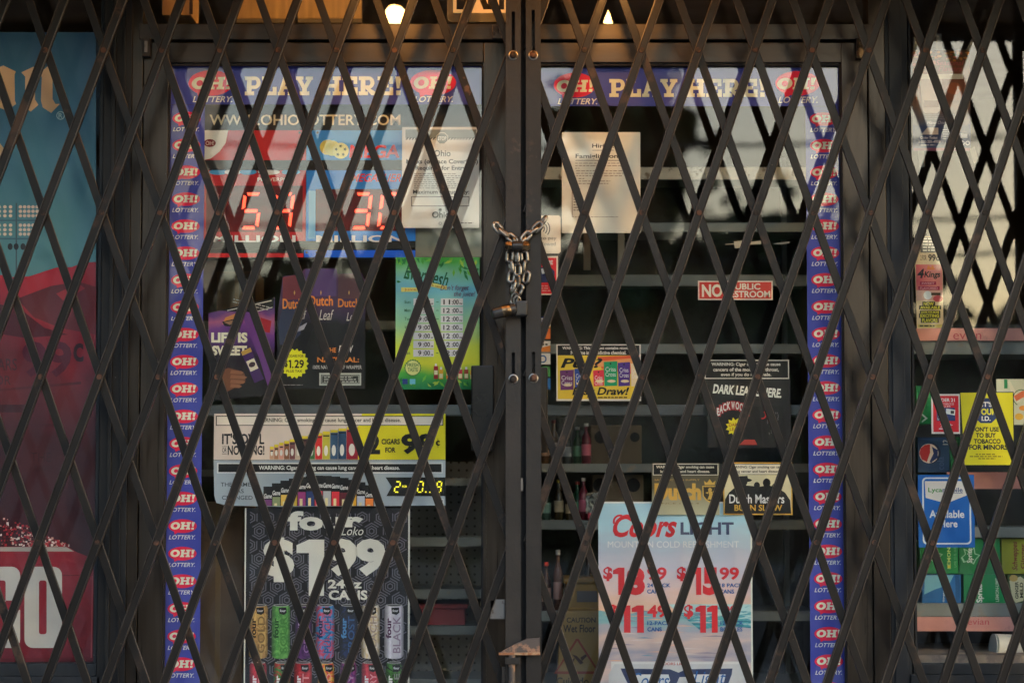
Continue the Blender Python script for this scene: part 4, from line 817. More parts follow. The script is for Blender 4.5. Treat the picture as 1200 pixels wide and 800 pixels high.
s.poly('silhouette', [(849, 601.5), (849.5, 585), (854, 577), (861, 571), (869, 568), (880, 569), (890, 570), (900, 568), (911, 571), (920, 577), (926, 586), (927, 601.5)], (20, 20, 20))
for cx, cy, r in ((871, 564, 5), (887, 568.5, 3.6), (898.5, 565.5, 4.6), (908, 570, 3.4)): s.ell('silhouette', cx, cy, r, r * 1.15, (20, 20, 20), 16)
s.ell('silhouette', 871, 562.4, 10.4, 2.4, (20, 20, 20), 18); s.poly('silhouette', [(865.5, 562), (866.5, 557.6), (876, 557.2), (877, 562)], (20, 20, 20))
s.text('Dutch Masters', 854.5, 579, 919, 589.5, (230, 226, 216), .015); s.text('BURN SLOW', 860.5, 591, 916.5, 598.3, (206, 160, 60), .02); s.done()
# ---- beer price poster
s = Sheet('beer_poster', 'pale sunset over sea beer poster with four red prices', 'poster', (701.5, 587.5, 882, 872), YB + .006)
s.sheet(printed('sunset', [(0, (130, 134, 152)), (.12, (186, 176, 178)), (.22, (140, 146, 166)), (.30, (206, 180, 172)), (.36, (150, 148, 164)), (.42, (200, 176, 168)), (.47, (160, 160, 174)), (.505, (130, 172, 178)), (.53, (110, 160, 172)), (.535, (236, 178, 150)), (.62, (224, 186, 180)), (.72, (190, 186, 198)), (.8, (172, 180, 196)), (.9, (166, 202, 214)), (1, (160, 194, 210))], 'Z', (0, .64), .16, 9, stretch=(1, 1, 4)))
s.poly('sea_print', [(783, 708), (881, 708), (881, 736), (850, 733), (820, 738), (800, 722)], printed('sea', [(.2, (40, 120, 136)), (.45, (90, 168, 172)), (.6, (60, 140, 156)), (.8, (170, 204, 204))], 'Z', (.28, .36), 2.6, 22, stretch=(1, 1, 6)))
for k in range(30):
    y = 716 + k * 2.0 + random.random() * 2; x = 703 + random.random() * 140; l = random.uniform(14, 44); s.poly('sea_print', [(x, y), (x + l * .5, y - 1.1), (min(880, x + l), y + .4), (x + l * .5, y + .5)], random.choice([(140, 130, 150), (206, 190, 188), (120, 150, 170), (214, 170, 150)]))
s.rect('white_edge', 880, 587.5, 882, 872, (226, 220, 206)); s.rect('white_edge', 701.5, 587.5, 882, 589.5, (222, 220, 214))
CR, CB, LGY = (206, 44, 52), (30, 84, 150), (76, 82, 108)
s.text('Coors', 718.5, 602.5, 794, 629.5, CR, .03, .35); s.ring('lettering', 727, 611, 8.5, 6.2, CR, 160, 290, 10); s.text('LIGHT', 798, 611.5, 860.5, 626.5, LGY, .03); s.text('MOUNTAIN COLD REFRESHMENT', 712.5, 634, 866.5, 641.5, (255, 255, 255))
for (xd, xn0, xn1, xc, y, dol, n1, n2, pk, un) in ((707, 718.5, 756, 758.5, 664.5, '$', '18', '99', '24 PACK', 'CANS'), (793.5, 811, 841.5, 843.5, 664.5, '$', '15', '99', '18 PACK', 'CANS'), (713, 725, 754.5, 758.5, 708.8, '$', '11', '49', '12-PACK', 'CANS'), (801.5, 815, 841, 844, 708.8, '$', '11', '99', '12-PACK', 'BOTTLES')):
    s.text(dol, xd, y - .5, xd + 11, y + 16.5, CR, .04); xm = xn0 + (xn1 - xn0) * (.36 if n1 != '11' else .47); s.one(xn0, y + .5, xm, y + 32.5, CR)
    if n1 == '11': s.one(xm + 1.4, y + .5, xn1, y + 32.5, CR)
    else: s.text(n1[1], xm + 1.8, y, xn1, y + 33, CR, .06)
    s.text(n2, xc, y, xc + 23, y + 15, CR, .03); s.text(pk, xc, y + 19, xc + 27.5, y + 23.6, CB, .03); s.text(un, xc, y + 26, xc + 17 + (9 if un == 'BOTTLES' else 0), y + 31, CB, .03)
s.rect('cooler_print', 716, 775, 873, 800, (206, 206, 206)); s.poly('cooler_print', [(713, 872), (713, 790), (720, 778), (868, 778), (876, 790), (876, 872)], (188, 190, 194)); s.text('COORS LIGHT', 773, 776, 808, 779.2, (170, 60, 60), .02)
SG = (44, 56, 92); s.poly('cooler_print', [(727, 783), (785, 784), (795, 788), (803, 784), (858, 783), (857, 790), (851, 806), (838, 815), (820, 815), (808, 806), (803, 793), (796, 793), (790, 806), (778, 815), (752, 815), (738, 806), (730, 790)], SG)
s.poly('cooler_print', [(737, 790), (783, 790), (785, 797), (777, 810), (752, 810), (741, 800)], (206, 212, 218)); s.poly('cooler_print', [(810, 790), (850, 790), (848, 799), (838, 810), (820, 810), (812, 800)], (206, 212, 218)); s.text('Coors', 739, 788, 784, 806, (34, 92, 156), .0, .3); s.text('Light', 812, 786, 850, 806, (34, 92, 156), .0, .3); s.done()
# ================================================================== LEFT WINDOW POSTER
s = Sheet('window_poster', 'large beer poster of blue stadium sky over red jersey numerals', 'poster', (-105, 38, 112.5, 776), YB)
s.exact = YB; HP = (776 - 38) * s.sz
def zf(y): return (776 - y) * s.sz
s.sheet(printed('bluesky', [(0, (82, 128, 134)), (.25, (72, 120, 134)), (.6, (52, 100, 128)), (1, (36, 78, 108))], 'Z', (zf(322), zf(38)), .18, 5))
TAN = (196, 160, 124)
# blackletter strokes
s.poly('lettering', [(-14, 84), (4, 77), (18.5, 84), (17, 88), (17.5, 118), (19, 122), (8, 130), (-6, 124), (0, 117), (0, 90), (-8, 90)], TAN)
s.poly('lettering', [(25, 85), (39, 78.5), (50, 83), (56, 78), (62.5, 85), (61.5, 90), (61.5, 116), (65, 122), (70, 122), (60, 132.5), (50, 126), (48, 118), (49, 90), (42, 86), (41, 90), (41, 117), (45, 123), (36, 131), (25, 123), (29.5, 117), (29.5, 90)], TAN)
s.poly('lettering', [(-14, 168), (0, 168), (6, 176), (5, 200), (-14, 204)], TAN); s.poly('lettering', [(-80, 84), (-60, 77), (-30, 84), (-28, 122), (-48, 130), (-62, 122), (-60, 92)], TAN)
s.ring('emblem', 71, 135.5, 5, 4, (150, 180, 190)); s.text('R', 68.6, 132.8, 73.4, 138.4, (150, 180, 190), .02)
# stadium lamps
s.step = 4e-6
s.rect('stadium_print', 18.4, 238, 20, 322, (66, 84, 92)); 
for yb in (257.6, 279): s.rect('stadium_print', -22, yb, 46, yb + 1.6, (60, 92, 110))
for blk in (0, 1):
    for r in range(3):
        for c in range(5): 
            for sd_ in (0, 1):
                x = (-20 + c * 8.2 if sd_ == 0 else 24 + c * 4.9); 
                if sd_ == 0: x = -14 + c * 6.6
                y = 242.5 + r * 5.2 + blk * 21.5; s.ell('stadium_print', x, y, 2.1, 2.0, (214, 190, 172), 10)
for x in (12, 19, 27): s.ell('stadium_print', x, 289, 3, 4, (36, 40, 46), 10)
# red cloth
s.step = .00002
redm = printed('redcloth', [(0, (50, 14, 24)), (.3, (50, 14, 24)), (.55, (58, 17, 26)), (.75, (92, 26, 38)), (1, (166, 38, 54))], 'Z', (zf(780), zf(305)), .65, 3.2)
top = [(-105, 330), (-60, 326), (-20, 321), (0, 322), (14, 324.5), (34, 324), (52, 318), (66, 313.5), (84, 313), (97, 308), (112.5, 307)]
s.poly('red_print', top + [(112.5, 776), (-105, 776)], redm)
s.poly('red_print', [(20, 350), (60, 335), (92, 330), (112, 336), (112, 392), (70, 384), (40, 372)], printed('fold', [(0, (66, 24, 34)), (1, (104, 36, 46))], 'X', (-.1, .3), .5, 4))
s.poly('red_print', [(-20, 352), (24, 362), (52, 384), (80, 392), (30, 396), (-20, 388)], (70, 20, 32)); s.poly('red_print', [(66, 344), (92, 332), (100, 338), (74, 352)], (150, 42, 52))
GH = (92, 26, 46)
s.text('99', 26, 400, 84, 442, (74, 18, 40), .03); s.text('c', 86, 402, 98, 424, (60, 36, 44), .02); s.text('CARS', -12, 420, 20, 434, (62, 32, 42), .01); s.text('FOR', -12, 440, 13, 451, (62, 32, 42), .01)
s.poly('red_print', [(-30, 458), (95, 447), (95, 450), (-30, 461)], (76, 24, 36)); s.rect('red_print', -30, 474, 40, 483, (52, 16, 30)); s.rect('red_print', -30, 496, 70, 500, (64, 18, 30))
s.text('THE', 36, 530, 60, 541, (44, 14, 24), .0); s.text('LAGER', 42, 545, 62, 551, (44, 14, 24), .0)
# crowd, stripe, jersey
s.step = 3e-6
for k in range(900):
    x = -100 + random.random() * 186; ymin = 604 + max(0, (x - 6) * .46); y = ymin + random.random() ** .8 * (640 - ymin)
    if y > 639: continue
    r = random.uniform(.6, 1.5); c = random.choice([(150, 30, 44), (110, 22, 34), (170, 46, 56), (60, 16, 24), (214, 196, 190), (196, 150, 140), (90, 20, 30), (40, 14, 20), (130, 40, 50)])
    s.rect('crowd_print', x - r, y - r, x + r, min(640, y + r), c)
s.step = .00002
s.poly('jersey', [(-105, 640), (80, 640), (88, 645.5), (104, 652), (110, 668), (109, 772), (-105, 774)], printed('jersey', [(0, (96, 18, 32)), (.5, (112, 24, 36)), (1, (124, 28, 42))], 'Z', (0, .3), .9, 60, rough_noise=2))
s.poly('jersey', [(-105, 640.5), (78, 640.5), (87, 645.6), (-105, 645.6)], (150, 142, 136)); s.rect('jersey', 73, 673, 108, 674.2, (96, 16, 28)); s.poly('jersey', [(-105, 772.5), (110, 769), (110, 774), (-105, 776)], (90, 14, 26)); s.poly('jersey', [(108, 674), (109.5, 674), (108, 770), (106.5, 770)], (150, 60, 66))
NUM = (172, 168, 162)
def rrect(x0, y0, x1, y1, r): 
    return [(cx + r * math.cos(math.radians(a)), cy + r * math.sin(math.radians(a))) for cx, cy, a0 in ((x1 - r, y0 + r, -90), (x1 - r, y1 - r, 0), (x0 + r, y1 - r, 90), (x0 + r, y0 + r, 180)) for a in range(a0, a0 + 91, 18)]
s.poly('numeral', rrect(29, 663.5, 73, 758.5, 10), NUM); s.poly('numeral', rrect(46, 679.5, 55, 742.5, 3), (126, 24, 38))
s.poly('numeral', rrect(-22, 663.5, 24, 758.5, 10), NUM); s.poly('numeral', rrect(-5, 679.5, 7, 742.5, 3), (126, 24, 38)); s.rect('numeral', 6.9, 703, 24.2, 714, (126, 24, 38)); s.rect('numeral', -5, 703, 7.1, 704, NUM)
s.done()

# ================================================================== RIGHT WINDOW
def rshelf(y0, y1, Y, x0, x1, m, mb): pbox(mb, x0, y0, x1, y1, Y, Y + .22, m)
YS = .17
su = thing('shelving_unit', 'grey soda shelves with pink price rails inside the right window', 'shelves', (wx(1150, 500), YS + .1, 0), 'store shelving units')
PINKR = metal('pink_price_rail', (.58, .25, .21), .5, 0, (.45, .2, .17), .6, 8, bump=.05)
for (y0, y1, x0) in ((399.5, 415, 1070), (617, 629.5, 1110), (706.5, 722, 1070)):
    b = MB(); pbox(b, x0 - 4, y0, 1300, y1, YS, YS + .26, M_SHELF); sub(b, 'shelf', su, .001)
def rail(x0, y0, x1, y1, word, tx):
    b = MB(); pbox(b, x0, y0, x1, y1, YS - .012, YS - .004, PINKR); o = sub(b, 'price_rail', su)
    v, f = glyphs(word, .0)
    ax, bx = min(p[0] for p in v), max(p[0] for p in v); ay, by = min(p[1] for p in v), max(p[1] for p in v)
    b = MB(); b.add([P(tx[0] + (x - ax) / (bx - ax) * (tx[1] - tx[0]), tx[3] - (y - ay) / (by - ay) * (tx[3] - tx[2]), YS - .0125) for x, y in v], f, ink((170, 70, 80)))
    q = b.build('lettering'); 
    for vv in q.data.vertices: vv.co -= Vector(su.location)
    q.parent = o
rail(1074, 384.5, 1300, 399, 'evian', (1117, 1150, 388, 397.5)); rail(1110, 553, 1300, 572.5, 'evian', (1218, 1250, 557, 568)); rail(1074, 722.5, 1300, 739, 'evian', (1134, 1159, 724.5, 731.5))
b = MB(); pbox(b, 1064, 380, 1070, 767, YS + .22, YS + .26, M_SHELF); pbox(b, 1210, 380, 1216, 767, YS + .22, YS + .26, M_SHELF); sub(b, 'upright', su)
b = MB(); pbox(b, 1064, 380, 1300, 767, YS + .30, YS + .31, metal('shelf_back', (.03, .032, .034), .7)); sub(b, 'back_panel', su)
def sodabox(label, x0, y0, x1, y1, c, texts, Y=YS + .02, extra=None, cat='soda box', grp='soda boxes on the right window shelves', name='soda_box'):
    s = Sheet(name, label, cat, (x0, y0, x1, y1), Y, grp, .0001)
    s.rect('carton', x0, y0, x1, y1, printed(('soda', c), [(0, tuple(int(v * .8) for v in c)), (1, tuple(min(255, int(v * 1.12)) for v in c))], 'X', (-.1, .1), .7, 14), .16)
    if extra: extra(s)
    for t in texts: s.text(*t[:6], *t[6:7], **(t[7] if len(t) > 7 else {}))
    return s.done()
def pepsi(s):
    s.ell('emblem', 1090.5, 530.5, 12, 12, (24, 40, 80)); s.ell('emblem', 1088.5, 531, 11.2, 11.4, (214, 206, 206)); s.poly('emblem', [(1079, 525), (1084, 521), (1090, 520.4), (1090, 530), (1086, 541), (1080, 538), (1077.5, 531)], (170, 44, 54)); s.poly('emblem', [(1092, 523), (1099, 527), (1099, 536), (1091, 542), (1089, 541), (1094, 531)], (26, 50, 110))
    s.poly('emblem', [(1076, 514), (1112, 512), (1112, 518), (1090, 516)], (40, 76, 124))
sodabox('dark blue cola carton with round red and white emblem', 1075.5, 512, 1112.5, 553, (28, 62, 104), [('cola', 1098, 535, 1106, 550, (60, 90, 140), .0, {'rot': 90}), ('12', 1105, 515, 1111, 521, (180, 190, 200), .02, {'rot': 90})], extra=pepsi)
sodabox('narrow green carton beside the cola carton behind ID signs', 1113.5, 512, 1128, 553, (30, 110, 70), [])
def gbox(s): s.poly('print', [(1080, 484), (1087, 490), (1080, 495), (1080, 493), (1084, 490), (1080, 486)], (200, 220, 200)); s.rect('print', 1074, 460, 1090, 466, (60, 160, 90))
sodabox('bright green carton left of the red UNDER 21 sign', 1074, 452, 1091, 496.5, (24, 130, 66), [('10', 1074.5, 470, 1077, 478, (220, 230, 220), .02)], extra=gbox)
def spr(x, y):
    def f(s):
        s.poly('emblem', [(x - 12, y + 2), (x - 7, y - 2), (x - 9, y - 9), (x - 1, y - 5), (x + 4, y - 11), (x + 5, y - 3), (x + 11, y - 1), (x + 6, y + 4), (x + 3, y + 10), (x - 3, y + 6), (x - 9, y + 8)], (150, 196, 160)); s.poly('emblem', [(x - 10, y + 1.6), (x - 6, y - 2), (x - 7, y - 7), (x - 1, y - 3.8), (x + 3, y - 8.6), (x + 4, y - 2), (x + 9, y - .6), (x + 5, y + 3.4), (x + 2.4, y + 8), (x - 3, y + 5), (x - 7.4, y + 6.4)], (24, 120, 66))
    return f
GRN = (26, 122, 66)
sodabox('green lemon lime carton behind the blue sign, left of its row', 1078, 634, 1123, 672, GRN, [('LEMON', 1110, 641, 1114, 666, (180, 210, 120), .02, {'rot': 90}), ('LIME 12 FL OZ', 1118, 641, 1120.5, 664, (120, 180, 130), .0, {'rot': 90})], extra=lambda s: (s.ell('emblem', 1112, 663.5, 1.8, 2.6, (220, 210, 70), 12), spr(1094, 650)(s)))
sodabox('green lemon lime carton with pale star emblem, upper row beside the yellow green carton', 1123.8, 630.5, 1172, 672, GRN, [('Sprite', 1133, 642, 1141, 659, (214, 226, 210), .02, {'rot': 90})], extra=spr(1138, 651))
sodabox('yellow green ginger soda carton at the right end of its row', 1174, 631, 1216, 672, (150, 156, 48), [('Schweppes', 1186, 634, 1194, 668, (120, 40, 50), .02, {'rot': 90, 'shear': .3}), ('Ginger', 1196, 636, 1202, 666, (120, 40, 50), .02, {'rot': 90})])
def cloud(s): s.poly('print', [(1084, 673.5), (1118, 673.5), (1112, 685), (1096, 690), (1083, 696)], (110, 170, 190)); s.rect('print', 1119.5, 673.5, 1125, 706, (20, 80, 130))
sodabox('blue and white ginger ale carton on the lowest shelf', 1080.5, 673, 1126, 706, (30, 96, 156), [('Ginger Ale', 1104.5, 683, 1107, 705, (206, 220, 226), .01, {'rot': 90})], extra=cloud)
sodabox('bright green carton with upright LEMON-LIME lettering on lowest shelf', 1129.5, 672.5, 1178, 706, (22, 132, 74), [('Sprite', 1144, 684, 1153, 705.5, (214, 226, 210), .03, {'rot': 90}), ('LEMON-LIME', 1166.5, 677, 1170.5, 704.5, (206, 226, 190), .02, {'rot': 90})], extra=lambda s: s.poly('emblem', [(1137, 686), (1141, 690), (1138, 694)], (200, 220, 200)))
def gbx(s): s.poly('print', [(1183, 680), (1196, 675), (1203, 680), (1204, 702), (1190, 706), (1186, 700)], (206, 200, 160)); s.ell('print', 1188, 677, 5, 4, (190, 160, 90), 12)
sodabox('dark green ginger ale carton with cream label on lowest shelf', 1181, 673, 1222, 706, (60, 84, 50), [('GINGER', 1189.5, 681, 1193.5, 701, (40, 40, 30), .03, {'rot': 90}), ('MILD', 1195, 682, 1199, 700, (40, 40, 30), .03, {'rot': 90})], extra=gbx)
s = Sheet('paper_roll', 'white paper roll lying on the sill under lowest shelf', 'paper roll', (1146, 740, 1240, 770), .10)
s.d = 0; o = s.o
b = MB(); c0 = P(1166, 757, .13); b.lathe(c0, (1, .12, -.06), [(.02, 0), (.034, .0005), (.034, .3), (.02, .301)], ink((200, 196, 184)), 28); q = b.build('roll')
for v in q.data.vertices: v.co -= Vector(o.location)
q.parent = o
b = MB(); b.lathe(c0 + Vector((-.006, -.0007, .0004)), (1, .12, -.06), [(.0335, 0), (.0338, .004), (.012, .0045)], ink((150, 156, 152)), 28); q = b.build('roll_end')
for v in q.data.vertices: v.co -= Vector(o.location)
q.parent = o
# signs on the right window
s = Sheet('coffee_poster', 'faded brown coffee drink poster held by grey tape strips', 'poster', (1069.5, 59, 1137, 177), YB, None)
s.sheet(printed('coffee', [(0, (70, 80, 110)), (.24, (50, 60, 96)), (.3, (96, 92, 98)), (.46, (130, 92, 70)), (.6, (112, 66, 40)), (.8, (130, 76, 46)), (.92, (104, 66, 34)), (1, (90, 60, 40))], 'Z', (0, .268), .25, 16))
for k in range(60): x, y = 1071 + random.random() * 64, 60 + abs(random.gauss(0, 1)) * 9; s.ell('picture', min(1135, x), min(90, y), random.uniform(1, 3), random.uniform(.8, 2), random.choice([(150, 80, 40), (110, 60, 30), (190, 120, 50), (90, 84, 40), (180, 90, 60)]), 8)
s.poly('picture', [(1078, 92), (1104, 92), (1101, 130), (1098, 133), (1084, 133), (1081, 130)], (196, 170, 150)); s.rect('picture', 1077, 87, 1129, 93, (226, 206, 180)); s.rect('picture', 1104, 94, 1134, 118, (140, 84, 56)); s.ell('picture', 1118, 104, 9, 7, (170, 90, 50), 16); s.rect('picture', 1083, 118, 1100, 126, (150, 110, 90))
s.text('Seasonal', 1097, 71, 1130, 77, (190, 80, 80), .0, .3); s.text('Flavors', 1100, 78, 1128, 84, (190, 80, 80), .0, .3); s.lines(1083, 134, 1130, 3, 2.6, (130, 124, 130), .9); s.text('Have One Today', 1086, 142, 1122, 147, (206, 200, 210), .0, .3)
s.rect('panel', 1070.5, 150, 1136, 176, (52, 64, 100)); s.poly('panel', [(1079, 158), (1086, 150), (1099, 150), (1099, 158)], (206, 186, 170)); s.text('Order Today:', 1078, 160, 1098, 164, (214, 206, 210), .02); s.text('1-800-201-4959', 1076, 164.5, 1101, 168, (214, 206, 210), .02); s.lines(1078, 169.6, 1100, 1, 2, (190, 186, 196), 1.2); s.rect('panel', 1125, 157, 1133, 162, (206, 206, 210)); s.lines(1104, 152, 1124, 5, 2.6, (130, 140, 170), .9); s.rect('panel', 1070, 173.6, 1137, 177, (120, 60, 80))
for x in (1127, 1133): s.ring('panel', x, 168, 2.6, 1.8, (196, 196, 204), 0, 360, 10)
for pts in ([(1097, 40), (1104, 40), (1104, 59), (1097, 59)], [(1075, 177), (1082, 177), (1083, 196), (1076, 196)], [(1135, 175), (1141, 172), (1146, 190), (1140, 192)], [(1133, 59), (1139, 46), (1142, 48), (1137, 61)], [(1071, 44), (1075, 44), (1075, 60), (1071, 60)]): s.poly('tape', pts, (120, 114, 102))
s.done()
s = Sheet('cigar_sticker', 'tall pink and yellow 99 cent flavored cigar sticker', 'sticker', (1072.5, 277, 1105, 385), YB)
s.sheet((214, 186, 140), pts=[(1080, 277), (1097, 277), (1103, 300), (1105, 310), (1105, 384), (1074, 385), (1072.5, 310), (1076, 300)]); s.poly('warning_box', [(1081, 277.6), (1096, 277.6), (1098, 296), (1079, 296)], (40, 36, 32))
for i in range(5): s.lines(1082, 279 + i * 3.4, 1096, 1, 2, (196, 190, 170), 1.5, rag=.05)
s.text('2 FOR', 1079, 299, 1086, 305, (90, 60, 40), .02); s.text('99c', 1088, 298, 1101, 306, (60, 44, 34), .03)
s.rect('field', 1073.5, 310, 1104.5, 340, printed('pinkf', [(0, (196, 70, 80)), (1, (226, 140, 120))], 'X', (-.05, .05), 1.2, 30)); s.text('4', 1075, 315, 1083, 326, (30, 24, 26), .04, .2); s.text('Kings', 1083, 318, 1102, 327, (30, 24, 26), .03, .2); s.poly('field', [(1086, 316), (1088, 310.5), (1091, 314), (1093, 310), (1096, 316)], (226, 120, 50)); s.rect('field', 1078, 330, 1097, 334, (150, 20, 60)); s.rect('field', 1076, 335.5, 1101, 340, (150, 20, 60)); s.text('SWEET', 1080, 330.8, 1095, 333.2, (236, 150, 150), .02); s.text('FLAVORED', 1078, 336.3, 1099, 339.2, (236, 150, 150), .02)
s.rect('field', 1073.5, 340, 1104.5, 352, (206, 160, 140)); s.ell('field', 1087, 346, 5, 5, (226, 220, 210), 14); s.rect('field', 1091, 343, 1102, 346, (60, 50, 20)); s.ell('field', 1099, 350, 6, 4, (196, 80, 80), 12)
BL2, YL2 = (44, 36, 26), (226, 206, 60)
for tx, y0, y1, xa, xb in (('NOW', 354, 358, 1082, 1094), ('AVAILABLE', 358.6, 362, 1078, 1101), ('LOOK FOR MORE', 364.5, 367, 1079, 1100), ('EXCITING', 368, 372, 1078, 1100), ('FLAVORS', 373, 377.6, 1080, 1098)): s.rect('field', xa - 1.5, y0 - .6, xb + 1.5, y1 + .6, BL2); s.text(tx, xa, y0, xb, y1, YL2, .03)
s.rect('field', 1075, 380, 1104, 383.6, (190, 170, 90)); s.lines(1077, 381, 1102, 1, 2, BL2, 1.6); s.done()
s = Sheet('age_sticker', 'red UNDER 21 sticker with white border beside the yellow sign', 'sticker', (1091.5, 461.5, 1125, 508), YB, 'tobacco age signs')
s.sheet((216, 208, 202)); s.rect('red_field', 1093.5, 463.5, 1123.5, 506, (204, 30, 44)); s.text('UNDER 21', 1095, 466.5, 1119, 470.5, WHITE, .02); s.text('NO TOBACCO', 1099, 472, 1118, 474.4, (236, 190, 190), .01); s.text('SALES', 1102, 475, 1114, 477, (236, 190, 190), .01)
s.poly('blue_field', [(1097.5, 477.5), (1119, 477.5), (1119.5, 493), (1097.5, 493)], (40, 56, 104)); s.poly('card_print', [(1109, 478.6), (1119.5, 480), (1119, 486.4), (1108.5, 484.6)], (226, 222, 216)); s.rect('card_print', 1114, 481, 1118, 484.6, (60, 60, 60)); s.text("IT'S", 1098.5, 480, 1103, 483.5, WHITE, .02); s.text('THE', 1098.5, 484.3, 1104, 487.8, WHITE, .02); s.text('LAW', 1098.5, 488.6, 1104.5, 492, WHITE, .02); s.text('21+', 1102, 496, 1116, 500, WHITE, .02); s.lines(1100, 501.6, 1117, 1, 2, WHITE, 1.2); s.done()
s = Sheet('age_sign', "yellow IT'S YOUR I.D. sign with blue octagon and black lettering", 'sign', (1125, 459, 1188.5, 545.5), YB, 'tobacco age signs')
s.sheet((40, 40, 34)); s.poly('yellow_field', [(1126, 460), (1187.5, 460), (1187.5, 544.5), (1130, 544.5)], (214, 204, 34)); NV = (34, 56, 104)
s.ell('octagon', 1155.5, 481, 16.5, 15.8, NV, 8, math.pi / 8); s.text("IT'S", 1151, 470.5, 1163, 476.5, WHITE, .03); s.text('YOUR', 1144.5, 478.5, 1168, 486, (226, 210, 40), .04); s.text('I.D.', 1150.5, 487.5, 1161, 493, WHITE, .03)
BN = (36, 38, 44)
s.text("DON'T USE IT", 1138, 500, 1178, 505.7, BN, .04); s.text('TO BUY', 1143.5, 507, 1167, 512.7, BN, .04); s.text('TOBACCO', 1141, 514, 1172.5, 519.7, BN, .04); s.text('FOR MINORS.', 1135.5, 520.7, 1182, 526.8, BN, .04)
for i, (xa, xb) in enumerate(((1143, 1166), (1136, 1175), (1146, 1166))): s.lines(xa, 531.5 + i * 2.5, xb, 1, 2, (110, 100, 30), 1.2, rag=.02)
s.done()
s = Sheet('phone_sign', 'blue Available Here phone card sign with white border', 'sign', (1076, 556, 1142, 641), YB)
BL = (20, 96, 176)
s.sheet(BL); s.poly('white_border', rrect(1081, 559, 1138, 637.5, 5), (214, 222, 230)); s.poly('white_border', rrect(1082.8, 560.8, 1136.2, 635.7, 4), BL)
s.poly('white_panel', [(1084, 563.5), (1133.5, 563.5), (1133.5, 580), (1109, 589.5), (1085, 583)], (224, 212, 202)); s.text('Lyca', 1088, 571, 1104.5, 578, (70, 140, 60), .02); s.text('mobile', 1104.8, 571, 1128.5, 576.5, (50, 70, 120), .02); s.rect('lettering', 1106, 577.2, 1128.5, 577.8, (50, 70, 120))
s.text('Available', 1089, 597.5, 1130, 606.6, WHITE, .025); s.text('Here', 1101, 609, 1121.8, 617.5, WHITE, .025); s.done()
s = Sheet('drawing_sheet', 'white sheet with coloured hand drawing behind the yellow ID sign', 'drawing', (1168, 444, 1212, 497.5), YB + .006)
s.sheet((196, 196, 170)); s.rect('drawing', 1177, 444.5, 1181, 455, (40, 130, 80)); s.poly('drawing', [(1181, 447), (1186, 462), (1192, 472), (1196, 470), (1190, 458), (1184, 446)], (214, 206, 180)); s.ring('drawing', 1197, 466, 10, 9, (70, 110, 70), 120, 300, 12); s.poly('drawing', [(1188, 464), (1198, 458), (1208, 456), (1208, 462), (1198, 466), (1191, 470)], (214, 110, 70)); s.ell('drawing', 1194, 488, 5, 4, (220, 170, 60), 14); s.ell('drawing', 1199, 478, 5, 3, (220, 140, 60), 14); s.done()

# ================================================================== INSIDE THE SHOP
def shelf_unit(label, x0, x1, Y, rows, depth, back, ups, old=()):
    u = thing('shelving_unit', label, 'shelves', (wx((x0 + x1) / 2, 500, Y), Y + depth / 2, 0), 'store shelving units')
    for i, (a, e) in enumerate(rows):
        b = MB(); pbox(b, x0, a, x1, e, Y, Y + .012, M_SHELFOLD if i in old else M_SHELF); 
        ym = (a + e) / 2; b.box(wx(x0, ym, Y), Y + .012, wz(a, Y) - .006, wx(x1, ym, Y), Y + depth, wz(a, Y) - .002, M_SHELF); sub(b, 'shelf', u)
    b = MB(); b.box(wx(x0, 500, Y), Y + depth, .02, wx(x1, 500, Y), Y + depth + .01, wz(rows[0][0], Y) + .05, back); sub(b, 'back_panel', u)
    for x in ups:
        b = MB(); b.box(wx(x, 500, Y), Y + depth - .03, .0, wx(x + 6, 500, Y), Y + depth - .001, wz(rows[0][0], Y) + .08, M_SHELF); sub(b, 'upright', u)
    return u
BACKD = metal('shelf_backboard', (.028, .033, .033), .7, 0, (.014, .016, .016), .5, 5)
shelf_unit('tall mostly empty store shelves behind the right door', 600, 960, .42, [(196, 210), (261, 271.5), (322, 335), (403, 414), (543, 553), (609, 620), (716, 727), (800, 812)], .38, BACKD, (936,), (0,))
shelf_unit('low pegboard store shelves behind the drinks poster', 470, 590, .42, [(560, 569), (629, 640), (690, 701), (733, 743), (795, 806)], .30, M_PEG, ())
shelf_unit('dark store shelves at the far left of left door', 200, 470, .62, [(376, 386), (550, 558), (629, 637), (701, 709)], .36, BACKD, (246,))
t = thing('hanging_brackets', 'pair of short grey steel brackets hanging below the second shelf of right door', 'brackets', P(707, 320, .40))
for x in (684, 724):
    b = MB(); pbox(b, x, 272, x + 8, 316, .405, .418, M_SHELF); sub(b, 'bracket', t, .001)
def carton(name, label, cat, x0, y0, x1, y1, Y, dep, m, group=None, extra=None):
    t = thing(name, label, cat, (wx((x0 + x1) / 2, y1, Y), Y + dep / 2, wz(y1, Y)), group)
    b = MB(); pbox(b, x0, y0, x1, y1, Y, Y + dep, m); sub(b, 'carton_body', t, .003)
    if extra: extra(t, Y)
    return t
def tape(x0, x1, y0, y1, c):
    def f(t, Y): b = MB(); pbox(b, x0, y0, x1, y1, Y - .0015, Y - .0004, ink(c)); sub(b, 'tape', t)
    return f
carton('cardboard_box', 'large brown cardboard box standing low behind the left strip', 'box', 232, 588, 284, 860, .24, .3, M_BOARD, 'cardboard boxes in the shop', tape(252, 258, 588, 860, (120, 96, 66)))
carton('cardboard_box', 'tan cardboard carton beside the purple poster under jackpot sign', 'box', 254, 318, 300, 372, .40, .2, M_BOARD, 'cardboard boxes in the shop', tape(275, 280, 318, 372, (110, 84, 56)))
